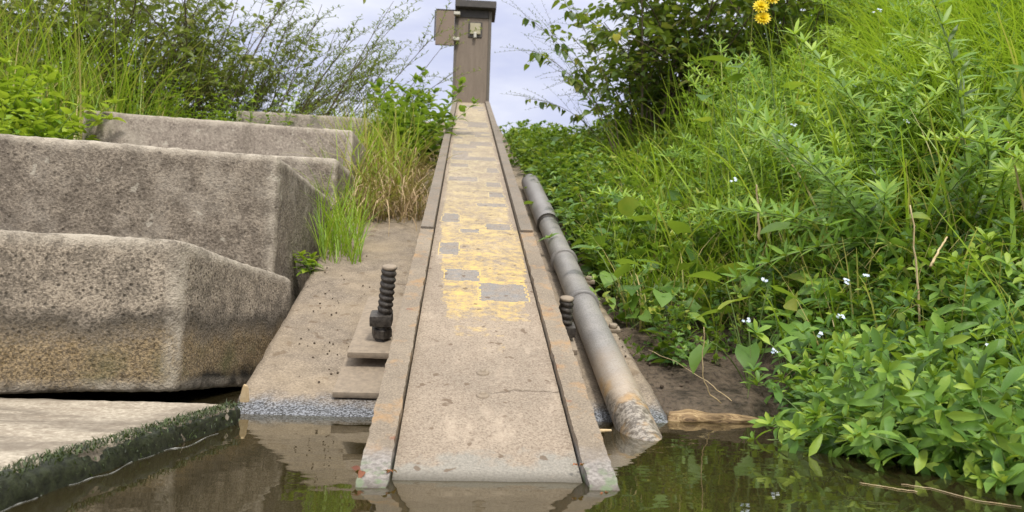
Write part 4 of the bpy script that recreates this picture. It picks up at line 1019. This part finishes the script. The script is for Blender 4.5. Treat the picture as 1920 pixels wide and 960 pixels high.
# yellowing leaves on the shrub: parts of it would be tiny, so they hang as one loose twig
rr = random.Random(75); P = Plant(); b = at_depth(1150, 40, 3.75)
sprig(P, b + (.05, .05, -.05), 3.6, .3, .12, .3, 'heart', rr, .6, .6, .002)
plant('yellow_twig', P, b, M['leaf_yellow'], M['stem_brown'], 'twig of withered yellow leaves at the front of the dark shrub', 'twig')

# forget-me-not blooms
FL = [(1455, 658, 1.58, 'pale blue bloom drooping at the left tip of the waterside plants'), (1626, 520, 1.62, 'small white bloom left of the tallest dry stalk, upper of two'), (1592, 528, 1.62, 'small white bloom beside the upper left dry stalk blooms'),
      (1858, 648, 1.3, 'largest pale blue bloom cluster at the right edge of the waterside plants'), (1605, 690, 1.42, 'white bloom low over the middle of the waterside plants'), (1542, 628, 1.5, 'white bloom in the middle of the leafy clump above the water'),
      (1432, 522, 1.75, 'white bloom above the large drooping leaves'), (1398, 600, 1.72, 'tiny white bloom on the broad leaved weed'), (1575, 592, 1.52, 'pale bloom tucked between lance leaves below the upper pair'), (1612, 742, 1.36, 'lowest white bloom just above the water'),
      (1376, 335, 2.3, 'white bloom spray in the grass over the grey stone'), (1462, 268, 2.3, 'white seed head beside a tan stalk on the upper bank'), (1700, 228, 2.2, 'white bloom on goosegrass near the middle of the bank'), (1488, 232, 2.4, 'faint white seed head above the other upper bank one'),
      (1606, 158, 2.6, 'pale bloom near the top of the right bank'), (1645, 22, 2.9, 'topmost white bloom on the right bank')]
for q, (px, py, d, lab) in enumerate(FL):
    rr = random.Random(80 + q); d = max(1.0, min(d, gdepth(px, py) - .17)); p = at_depth(px, py, d); b = p + np.array([rr.uniform(0, .06), rr.uniform(.0, .08), 0]); b[2] = min(float(ground_z(b[0], b[1])), p[2] - .08)
    t = thing('forget_me_not', b, lab, 'flower', 'small pale blooms on the right bank')
    ts = np.linspace(0, 1, 7)[:, None]; md = (b + p) / 2 + np.array([.02, 0, .05]); g = MB()
    g.add(*tube_arrays(b * (1 - ts) ** 2 + 2 * md * ts * (1 - ts) + p * ts ** 2, .0009, 4, False)); g.build('stem', M['stem'], t)
    g = MB()
    for j in range(4 if q != 3 else 6):
        c = p + np.array([rr.uniform(-.007, .007), rr.uniform(-.005, .005), rr.uniform(-.005, .005)]) * (d / 1.5)
        flower_mb(g, c, .0044 * (d / 1.5) ** .5, 5, rr, (.004, .0036, 2, .1, .2, 'ovate', 0.), .15)
    g.build('bloom', M['petal_b'], t)

# ---- loose small things
a0 = at_z(1256, 783, .004); a1 = at_z(1436, 790, .002); L_ = np.linalg.norm(a1 - a0); u = (a1 - a0) / L_; vv_ = np.array([-u[1], u[0], 0])
k = 16; m = 40; vs = []
for i in range(m + 1):
    t = i / m; rad = .029 * (math.sin(math.pi * (.1 + .86 * t)) ** .4) * (1.15 - .75 * t)
    for j in range(k):
        th = 2 * math.pi * j / k; rj = rad * (1 + .4 * mnoise.noise(Vector((t * 5, math.cos(th) * 1.6, math.sin(th) * 1.6))))
        vs.append(a0 + u * (t * L_ + .01 * math.cos(th)) + vv_ * (rj * 1.3 * math.cos(th)) + UP * (rj * .62 * math.sin(th)))
vs = np.array(vs); f = [(i * k + j, i * k + (j + 1) % k, (i + 1) * k + (j + 1) % k, (i + 1) * k + j) for i in range(m) for j in range(k)]
vs = np.concatenate([vs, [vs[:k].mean(0)] * k, [vs[-k:].mean(0)] * k]); n1 = (m + 1) * k
f += [(n1 + j, n1 + (j + 1) % k, (j + 1) % k, j) for j in range(k)] + [(m * k + j, m * k + (j + 1) % k, n1 + k + (j + 1) % k, n1 + k + j) for j in range(k)]
g = MB(); g.add(vs, f); tag(g.build('driftwood_log', M['log']), 'split brown log lying at the muddy water edge right of the pipe', 'log')
p = ground(1112, 312); v, f = rough_box(.17, .12, .1, .045, .012, .03, 9, 5, .004); g = MB(); p[2] = float(ground_z(p[0], p[1])) + .17; g.add((v + [-.085, -.06, 0]) * [1.35, 1.3, 1.6] + p + np.array([0, 0, 0]), f)
tag(g.build('stone', M['block_far']), 'grey stone showing through the weeds right of the channel', 'stone')
c0, c1 = at_depth(460, 722, 1.5), at_depth(456, 779, 1.52); g = MB()
v, f = rough_box(1, 1, 1, .3, .1, .05, 4, 3, .01); wd = np.array([.016, .003, 0.])
g.add(np.array([c1 + (c0 - c1) * (p[2] + 1.) + wd * (p[0] - .5) * (1 - .5 * abs(p[2] + .5)) + np.array([0, .006, 0]) * p[1] for p in v]), f)
tag(g.build('wood_chip', M['wood']), 'pale wood chip standing upright in the corner by the wet apron', 'wood chip')
g = MB(); g.add(*tube_arrays([at_depth(1122, 808, 1.26), at_depth(1146, 807, 1.27)], [.0035, .002], 5)); tag(g.build('wood_chip', M['wood']), 'white splinter sticking out under the right rail above the water', 'wood chip')
for q, (px, py, lab) in enumerate(((672, 884, 'curled rust red dead leaf stuck to the outside of the left rail'), (728, 884, 'small rust red leaf scrap in the groove right of the left rail'), (1088, 872, 'rust red leaf scrap in the groove beside the right rail'), (1135, 925, 'orange leaf scrap at the waterline on the right rail'))):
    rr = random.Random(90 + q); g = MB(); w_, s = chan(px, py, .004)
    for j in range(4): v, f = leaf_t((.02, .013, 4, .5, 1.2, 'ovate', 0.)); g.add(v @ (orient(rr.uniform(0, 6.28), rr.uniform(-.3, .7), rr.uniform(-.8, .8)) * (.7 if q == 0 else .4)).T + C3(w_, s, .004) + np.array([rr.gauss(0, .003), rr.gauss(0, .003), 0]), f, rr.random())
    tag(g.build('dead_leaf', M['rust_leaf']), lab, 'dead leaf')
# soil crumbs and bits of debris on the apron and the plate
v0, f0 = rough_box(1, 1, 1, .4, .34, .1, 2, 6, 0); v0 = v0 - np.array([.5, .5, -.5]); g = MB()
pts = np.concatenate([apr_pts(90, 560, 700, 440, 720), apr_pts(60, 1130, 1200, 560, 690)]); pts += N * .012
Ms = np.array([np.array(Matrix.Rotation(RNG.uniform(0, 6), 3, Vector(RNG.normal(size=3)))) * RNG.uniform(.0015, .005) for _ in pts]); g.inst(v0, f0, Ms, pts, RNG.random(len(pts)))
pts = np.array([ground(RNG.uniform(1200, 1480), RNG.uniform(640, 775)) for _ in range(160)]); Ms = np.array([np.array(Matrix.Rotation(RNG.uniform(0, 6), 3, Vector(RNG.normal(size=3)))) * RNG.uniform(.002, .011) for _ in pts]); g.inst(v0, f0, Ms, pts, RNG.random(len(pts)))
tag(g.build('gravel', M['mud']), 'scattered dark soil crumbs on the apron and mud', 'crumbs', kind='stuff')

for pix, lab in (([(1915, 950), (1830, 938), (1745, 915), (1690, 908)], 'long straw stem floating on the water below the right hand plants'), ([(1612, 905), (1655, 912), (1720, 922)], 'short straw bit floating on the water beside the long floating stem')):
    q = np.array([at_z(x, y, .001) for x, y in pix]); u = np.linspace(0, len(q) - 1, 16); pts = np.stack([np.interp(u, range(len(q)), q[:, a]) for a in range(3)], 1)
    pts[:, :2] += np.array([[.004 * mnoise.noise(Vector((i * .6, a * 5, 2))) for a in range(2)] for i in range(16)])
    g = MB(); g.add(*tube_arrays(pts, .0005, 5)); tag(g.build('floating_stem', M['stem_dry']), lab, 'stem')
